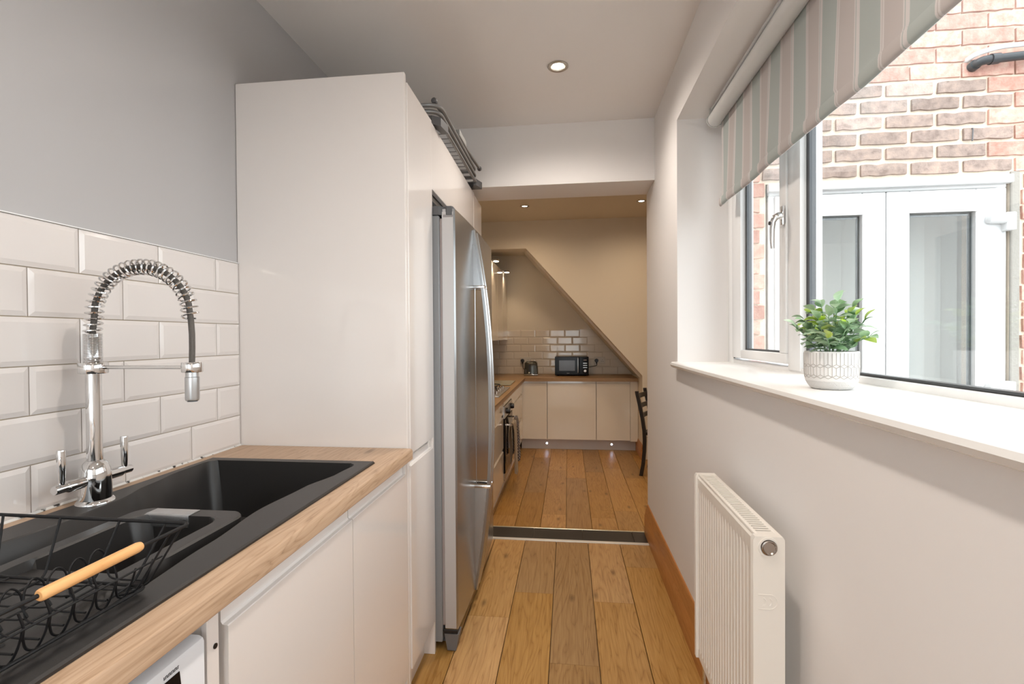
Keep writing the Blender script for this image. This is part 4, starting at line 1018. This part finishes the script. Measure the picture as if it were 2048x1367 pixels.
fp = tag(B('filler_panel', gloss_cream, None, 0.752, 0.845, 6.056, 6.075, -0.012, 0.728, 0.001), 'narrow cream filler panel between the end cupboard and the stair wall', 'panel')
pl = thing('plinth', 'pale plinth with two blue white lights under the rear cupboards', 'plinth', (0.1, 6.15, ZF2))
B('board', mat('pale lilac plinth', (0.62, 0.57, 0.54), 0.25), pl, -0.60, 0.826, 6.150, 6.166, ZF2, 0.0, 0.001)
for n_, x in enumerate((-0.276, 0.533)):
    q = thing('plinth_light', ('left blue white plinth light glowing near the floor', 'right blue white plinth light glowing near the floor')[n_], 'light', (x, 6.149, -0.066), 'plinth lights')
    obj('lens', lathe(newbm(), [(0.011, 6.1495), (0.010, 6.146), (0.002, 6.1455)], (x, 0, -0.069), 16, 'y'), ledglow, q)
    obj('bezel', lathe(newbm(), [(0.0145, 6.1498), (0.0140, 6.1475), (0.0112, 6.1475), (0.0110, 6.1498)], (x, 0, -0.069), 20, 'y', False), chrome, q)
# left run
def xdoor(parent, y0, y1, z0, z1, x=-0.575):
    bm = newbm()
    prism(bm, [(x - 0.019, z0), (x, z0), (x, z1 - 0.028), (x - 0.012, z1 - 0.024), (x - 0.013, z1), (x - 0.019, z1)], 'y', y0 + 0.0015, y1 - 0.0015)
    return obj('drawer', bm, gloss_cream, parent)
for n_, (a, b) in enumerate(((3.32, 4.235), (4.815, 5.93))):
    c = thing('drawer_unit', ('cream gloss drawer unit between the fridge and the oven', 'cream gloss drawer unit between the oven and the corner')[n_], 'drawers', (-0.87, (a + b) / 2, ZF2), 'drawer units of the left run')
    B('carcass', carcass, c, XL + 0.01, -0.597, a, b, 0.0, 0.728, 0)
    for z0, z1 in ((0.003, 0.298), (0.303, 0.598), (0.603, 0.728)): xdoor(c, a, b, z0, z1)
B('corner_post', gloss_cream, c, -0.597, -0.578, 5.932, 6.050, 0.003, 0.728, 0.001)
tag(B('plinth', carcass, None, -0.640, -0.622, 3.32, 6.150, ZF2, 0.0, 0), 'cream plinth under the oven and drawers of the left run', 'plinth')
ov = thing('oven', 'built under steel oven with black knobs and towels on its handle', 'oven', (-0.87, 4.525, 0.0))
B('body', grey_d, ov, -1.12, -0.580, 4.24, 4.81, 0.0, 0.726, 0)
ovp = B('control_panel', steel, ov, -0.580, -0.563, 4.241, 4.809, 0.560, 0.668, 0.002)
ovd = B('door', blackgloss, ov, -0.580, -0.560, 4.241, 4.809, 0.075, 0.552, 0.002)
B('door_trim', steel, ov, -0.580, -0.566, 4.241, 4.809, 0.010, 0.072, 0.002)
B('filler', gloss_cream, ov, -0.580, -0.571, 4.241, 4.809, 0.672, 0.728, 0)
for y in (4.375, 4.69): obj('knob', lathe(newbm(), [(0.027, -0.563), (0.027, -0.545), (0.023, -0.528), (0.010, -0.527)], (0, y, 0.614), 20, 'x'), black, ovp)
obj('handle', tube(newbm(), [(-0.510, 4.27, 0.500), (-0.510, 4.78, 0.500)], 0.009, 12), chrome, ovd)
for y in (4.30, 4.75): B('handle_bracket', chrome, ovd, -0.562, -0.506, y - 0.009, y + 0.009, 0.492, 0.508, 0.002)
def towel(name, label, m, y0, y1, zl, zs, seed):
    rnd_ = random.Random(seed); bm = newbm(); n = 24; R0 = 0.013; grid = []
    prof_ = [(-0.534, zs)] + [(-0.534 + 0.003 * math.sin(k), zs + (0.49 - zs) * k / 6) for k in range(1, 6)] + [(-0.510 - R0, 0.50)] + [(-0.510 + R0 * math.cos(a), 0.50 + R0 * math.sin(a)) for a in (2.4, 1.8, 1.2, 0.6)] + [(-0.510 + R0, 0.497)] + [(-0.492 + 0.004 * k / 8, 0.49 + (zl - 0.49) * k / 8) for k in range(1, 9)]
    for j, (x, z) in enumerate(prof_):
        drop = max(0, (0.5 - z) / 0.45)
        r_ = []
        for i in range(n + 1):
            t = i / n; y = (y0 + y1) / 2 + (t - 0.5) * (y1 - y0) * (1 - 0.12 * drop)
            wv = 0.006 * drop ** 0.5 + 0.015 * drop ** 0.6 * math.sin(t * PI * 4 + seed) + 0.004 * drop * math.sin(t * 23 + seed)
            r_.append(bm.verts.new((x + (wv if j > 10 else wv * 0.25), y, z + 0.008 * drop * math.sin(t * 4 + seed))))
        grid.append(r_)
    for a, b in zip(grid, grid[1:]):
        for i in range(n): bm.faces.new((a[i], a[i + 1], b[i + 1], b[i]))
    bmesh.ops.solidify(bm, geom=bm.faces[:], thickness=0.003)
    return tag(obj(name, bm, m, None, 60), label, 'towel', 'towels on the oven handle')
towel('tea_towel', 'plain beige towel hanging on the oven handle', towel_b, 4.31, 4.52, 0.035, 0.12, 1.0)
towel('tea_towel', 'blue checked towel hanging behind the beige towel', gingham_m, 4.55, 4.73, 0.10, 0.16, 2.2)
# hob
hb_ = thing('gas_hob', 'stainless steel gas hob with black pan supports on the rear worktop', 'hob', (-0.85, 4.44, ZT2))
HX0, HX1, HY0, HY1 = -1.06, -0.588, 4.075, 4.87
B('plate', steel, hb_, HX0, HX1, HY0, HY1, ZT2 + 0.0005, ZT2 + 0.010, 0.004, 2)
for k in range(5):
    obj('knob', lathe(newbm(), [(0.020, 0), (0.020, 0.006), (0.017, 0.008), (0.016, 0.030), (0.012, 0.032)], (-0.632, 4.22 + 0.105 * k, ZT2 + 0.010), 18), chrome, hb_)
for x in (-0.76, -0.95):
    for y in (4.22, 4.47, 4.72):
        obj('burner', lathe(newbm(), [(0.045, 0), (0.045, 0.010), (0.036, 0.012), (0.036, 0.018), (0.01, 0.019)], (x, y, ZT2 + 0.010), 20), black, hb_)
for y0 in (4.10, 4.35, 4.60):
    bm = newbm(); zz = ZT2 + 0.040
    for pth in ([(-0.69, y0, zz), (-1.03, y0, zz), (-1.03, y0 + 0.235, zz), (-0.69, y0 + 0.235, zz), (-0.69, y0, zz)],): tube(bm, pth, 0.0055, 6)
    for x in (-0.76, -0.95):
        tube(bm, [(x, y0, zz), (x, y0 + 0.08, zz)], 0.005, 6); tube(bm, [(x, y0 + 0.235, zz), (x, y0 + 0.155, zz)], 0.005, 6)
    for x, y in ((-0.69, y0), (-1.03, y0), (-0.69, y0 + 0.235), (-1.03, y0 + 0.235)): tube(bm, [(x, y, zz), (x, y, ZT2 + 0.010)], 0.005, 6)
    obj('pan_support', bm, black, hb_)
wsv = thing('chopping_board', 'pale glass chopping board lying beyond the gas hob', 'chopping board', (-0.80, 5.33, ZT2))
B('board', mat('pale frosted glass', (0.46, 0.46, 0.36), 0.12), wsv, -1.02, -0.612, 5.08, 5.58, ZT2 + 0.004, ZT2 + 0.010, 0.002)
for x in (-0.99, -0.64):
    for y in (5.11, 5.55): obj('foot', lathe(newbm(), [(0.008, 0), (0.008, 0.004)], (x, y, ZT2), 10), black, wsv)
# wall cupboards with little lamps on top
for n_, (a, b) in enumerate(((4.84, 5.745), (5.750, 6.674))):
    c = thing('wall_cabinet', ('glossy cream wall cupboard nearer the fridge', 'glossy cream wall cupboard in the far corner above the tiles')[n_], 'cabinet', (-1.0, (a + b) / 2, 1.25), 'wall cupboards over the hob')
    B('carcass', carcass, c, XL + 0.004, -0.862, a, b, 1.258, 2.136, 0)
    mid_ = (a + b) / 2
    B('door', gloss_cream, c, -0.860, -0.840, a + 0.002, mid_ - 0.0015, 1.245, 2.138, 0.0015); B('door', gloss_cream, c, -0.860, -0.840, mid_ + 0.0015, b - 0.002, 1.245, 2.138, 0.0015)
for n_, y in enumerate((5.35, 6.296)):
    c = thing('cabinet_light', ('nearer small steel lamp overhanging the wall cupboards', 'farther small steel lamp overhanging the wall cupboards')[n_], 'lamp', (-0.85, y, 2.14), 'lamps over the wall cupboards')
    obj('arm', box(newbm(), -0.95, -0.80, y - 0.012, y + 0.012, 2.139, 2.150, 0.003), chrome, c)
    obj('head', lathe(newbm(), [(0.030, 0.004), (0.036, 0.008), (0.036, 0.022), (0.028, 0.028), (0.010, 0.030)], (-0.795, y, 2.126), 24), chrome, c)
    obj('lens', lathe(newbm(), [(0.029, 0.0), (0.029, 0.005)], (-0.795, y, 2.126), 24), lampglow, c)
    ld = bpy.data.lights.new('cabinet_beam', 'SPOT'); ld.energy = 4.0; ld.color = WARM; ld.spot_size = 2.0; ld.spot_blend = 0.7; ld.shadow_soft_size = 0.02
    lo = bpy.data.objects.new('cabinet_beam', ld); COL.objects.link(lo); lo.location = (-0.795, y, 2.120)

# microwave
mw = thing('microwave', 'black microwave with silver handle on the rear worktop', 'microwave', (0.042, 6.49, ZT2))
MX0, MX1, MYF, MZ0, MZ1 = -0.175, 0.262, 6.345, ZT2 + 0.012, 1.020
B('body', black, mw, MX0, MX1, MYF + 0.018, 6.645, MZ0, MZ1, 0.006)
mwd = B('door', blackgloss, mw, MX0, 0.142, MYF, MYF + 0.019, MZ0, MZ1, 0.004)
B('window', mat('grey mesh window', (0.055, 0.045, 0.042), 0.15), mwd, MX0 + 0.055, 0.085, MYF - 0.001, MYF + 0.002, 0.838, 0.974, 0)
mwp = B('control_panel', blackgloss, mw, 0.144, MX1, MYF, MYF + 0.019, MZ0, MZ1, 0.004)
obj('handle', tube(newbm(), smooth_path([(0.124, MYF, 0.818), (0.124, MYF - 0.022, 0.818), (0.124, MYF - 0.022, 1.005), (0.124, MYF, 1.005)], 0.008), 0.0065, 10), steel, mwd)
B('display', mat('dim clock display', (0.16, 0.09, 0.06), 0.2), mwp, 0.196, 0.236, MYF - 0.001, MYF + 0.001, 0.972, 0.984, 0)
for z in (0.937, 0.909, 0.881): B('button', steel, mwp, 0.190, 0.242, MYF - 0.004, MYF + 0.001, z - 0.005, z + 0.005, 0.001)
obj('dial', lathe(newbm(), [(0.020, MYF), (0.019, MYF - 0.018), (0.015, MYF - 0.022), (0.002, MYF - 0.022)], (0.216, 0, 0.838), 24, 'y'), chrome, mwp)
B('badge', grey_m, mwd, -0.020, 0.012, MYF - 0.001, MYF + 0.001, 0.803, 0.809, 0)
for x in (MX0 + 0.04, MX1 - 0.04):
    for y in (6.40, 6.60): obj('foot', lathe(newbm(), [(0.014, 0), (0.012, 0.013)], (x, y, ZT2), 12), black, mw)
# toaster
to = thing('toaster', 'dark grey toaster with chrome base beside the corner socket', 'toaster', (-0.497, 6.47, ZT2))
bm = newbm(); secs = []
for z, ix in ((0.790, 0.0), (0.83, 0.002), (0.89, 0.006), (0.935, 0.012), (0.950, 0.022), (0.955, 0.034)):
    x0, x1, y0, y1 = -0.588 + ix, -0.404 - ix, 6.385 + ix * .6, 6.56 - ix * .6; c_ = 0.022
    secs.append([bm.verts.new((x, y, z)) for x, y in ((x0 + c_, y0), (x1 - c_, y0), (x1 - c_ * .3, y0 + c_ * .3), (x1, y0 + c_), (x1, y1 - c_), (x1 - c_, y1), (x0 + c_, y1), (x0, y1 - c_), (x0, y0 + c_), (x0 + c_ * .3, y0 + c_ * .3))])
for a, b in zip(secs, secs[1:]):
    for k in range(10): bm.faces.new((a[k], a[(k + 1) % 10], b[(k + 1) % 10], b[k]))
bm.faces.new(secs[0][::-1]); bm.faces.new(secs[-1])
obj('body', bm, mat('dark metallic grey', (0.085, 0.085, 0.075), 0.22, metal=0.6), to)
B('base', chrome, to, -0.594, -0.398, 6.378, 6.566, ZT2 + 0.006, ZT2 + 0.021, 0.005, 2)
B('foot', black, to, -0.585, -0.407, 6.39, 6.555, ZT2, ZT2 + 0.006, 0)
B('lever_slot', black, to, -0.520, -0.500, 6.3805, 6.389, 0.810, 0.930, 0.002)
B('lever', chrome, to, -0.528, -0.492, 6.366, 6.384, 0.925, 0.936, 0.003)
obj('dial', lathe(newbm(), [(0.011, 6.388), (0.010, 6.374), (0.002, 6.373)], (-0.517, 0, 0.810), 16, 'y'), brass, to)
for z in (0.845, 0.825, 0.806): obj('button', lathe(newbm(), [(0.005, 6.389), (0.004, 6.380), (0.001, 6.380)], (-0.562, 0, z), 10, 'y'), steel, to)
for y in (6.445, 6.495): B('bread_slot', black, to, -0.555, -0.437, y - 0.012, y + 0.012, 0.953, 0.9565, 0)
# sockets with black plugs
def socket(x0, label, plug_left, cable, plabel):
    s_ = thing('wall_socket', label, 'socket', (x0 + 0.075, 6.668, 0.96), 'double wall sockets')
    sm_ = mat('off white socket plastic', (0.66, 0.61, 0.54), 0.35)
    B('plate', sm_, s_, x0, x0 + 0.150, 6.659, 6.6695, 0.916, 1.006, 0.003)
    for cx_ in (x0 + 0.040, x0 + 0.112):
        B('switch', sm_, s_, cx_ + (-0.012 if cx_ < x0 + .05 else 0.016), cx_ + (0.000 if cx_ < x0 + .05 else 0.028), 6.655, 6.660, 0.970, 0.988, 0.001)
        for dx, dz in ((0, 0.018), (-0.011, -0.004), (0.011, -0.004)): B('pin_hole', black, s_, cx_ + dx - 0.003, cx_ + dx + 0.003, 6.6575, 6.660, 0.950 + dz - 0.004, 0.950 + dz + 0.004, 0)
    p_ = thing('plug', plabel, 'plug', (x0 + 0.034, 6.64, 0.955), 'black mains plugs')
    cx_ = x0 + 0.034
    bm = newbm(); lathe(bm, [(0.026, 6.659), (0.026, 6.640), (0.020, 6.622), (0.004, 6.621)], (cx_, 0, 0.957), 20, 'y'); tube(bm, [(cx_, 6.635, 0.940), (cx_ + 0.002, 6.635, 0.910)], [0.012, 0.006], 10); obj('body', bm, black, p_)
    obj('cable', tube(newbm(), smooth_path(cable, 0.03, 6), 0.0042, 8), black, p_)
socket(-0.664, 'double socket left of the toaster', True, [(-0.628, 6.635, 0.912), (-0.622, 6.635, 0.86), (-0.600, 6.600, 0.835), (-0.580, 6.56, 0.83)], 'black plug and cable going to the toaster')
socket(0.346, 'double socket right of the microwave', True, [(0.382, 6.635, 0.912), (0.383, 6.635, 0.892), (0.36, 6.635, 0.885), (0.30, 6.63, 0.872), (0.255, 6.635, 0.862)], 'black plug and cable going to the microwave')

# chair
ch = thing('dining_chair', 'black ladder back wooden chair half hidden by the right wall', 'chair', (0.95, 5.0, ZF2))
chm = mat('black stained wood', (0.014, 0.012, 0.011), 0.35)
u = Vector((0.365, 0.931, 0)); f = Vector((0.931, -0.365, 0)); O = Vector((0.742, 5.045, ZF2))
def cp(a, b, z): return O + u * a + f * b + Vector((0, 0, z))
def bar(name, pts, wu, wf):
    bm = newbm(); rows_ = []
    for p in pts: rows_.append([bm.verts.new(Vector(p) + u * su * wu + f * sf * wf) for su, sf in ((-1, -1), (1, -1), (1, 1), (-1, 1))])
    for a, b in zip(rows_, rows_[1:]):
        for k in range(4): bm.faces.new((a[k], a[(k + 1) % 4], b[(k + 1) % 4], b[k]))
    bm.faces.new(rows_[0][::-1]); bm.faces.new(rows_[-1])
    bmesh.ops.bevel(bm, geom=bm.edges[:], offset=0.003, segments=1, affect='EDGES')
    return obj(name, bm, chm, ch)
def post(a): return [cp(a, b, z) for b, z in ((-0.010, 0.0), (0.012, 0.12), (0.024, 0.25), (0.028, 0.36), (0.024, 0.46), (0.008, 0.58), (-0.020, 0.72), (-0.046, 0.835), (-0.050, 0.862))]
bar('rear_leg', post(0.0), 0.019, 0.017); bar('rear_leg', post(0.36), 0.019, 0.017)
for z, b in ((0.80, -0.036), (0.70, -0.014), (0.60, 0.006)):
    bm = newbm(); n = 8; rows_ = []
    for i in range(n + 1):
        t = i / n; bb = b - 0.022 * math.sin(PI * t)
        rows_.append([bm.verts.new(cp(0.015 + 0.33 * t, bb + s, z + q)) for s, q in ((-0.007, -0.024), (0.007, -0.024), (0.007, 0.024), (-0.007, 0.024))])
    for a, c in zip(rows_, rows_[1:]):
        for k in range(4): bm.faces.new((a[k], a[(k + 1) % 4], c[(k + 1) % 4], c[k]))
    bm.faces.new(rows_[0][::-1]); bm.faces.new(rows_[-1]); obj('back_slat', bm, chm, ch)
for a in (0.0, 0.36): bar('front_leg', [cp(a, 0.40, 0.0), cp(a, 0.40, 0.42)], 0.018, 0.018)
bm = newbm(); A_ = [cp(a, b, 0.42) for a, b in ((-0.01, 0.01), (0.37, 0.01), (0.395, 0.43), (-0.035, 0.43))]
va = [bm.verts.new(p) for p in A_]; vb_ = [bm.verts.new(p + Vector((0, 0, 0.028))) for p in A_]
bm.faces.new(va[::-1]); bm.faces.new(vb_)
for k in range(4): bm.faces.new((va[k], va[(k + 1) % 4], vb_[(k + 1) % 4], vb_[k]))
bmesh.ops.bevel(bm, geom=bm.edges[:], offset=0.006, segments=2, affect='EDGES'); obj('seat', bm, chm, ch)
for a in (0.0, 0.36): bar('stretcher', [cp(a, 0.015, 0.16), cp(a, 0.20, 0.16), cp(a, 0.39, 0.16)], 0.009, 0.001)
for a in (0.0, 0.36): bar('apron', [cp(a, 0.03, 0.395), cp(a, 0.20, 0.395), cp(a, 0.39, 0.395)], 0.010, 0.001)

for o in bpy.data.objects:
    if '_o' in o: del o['_o']
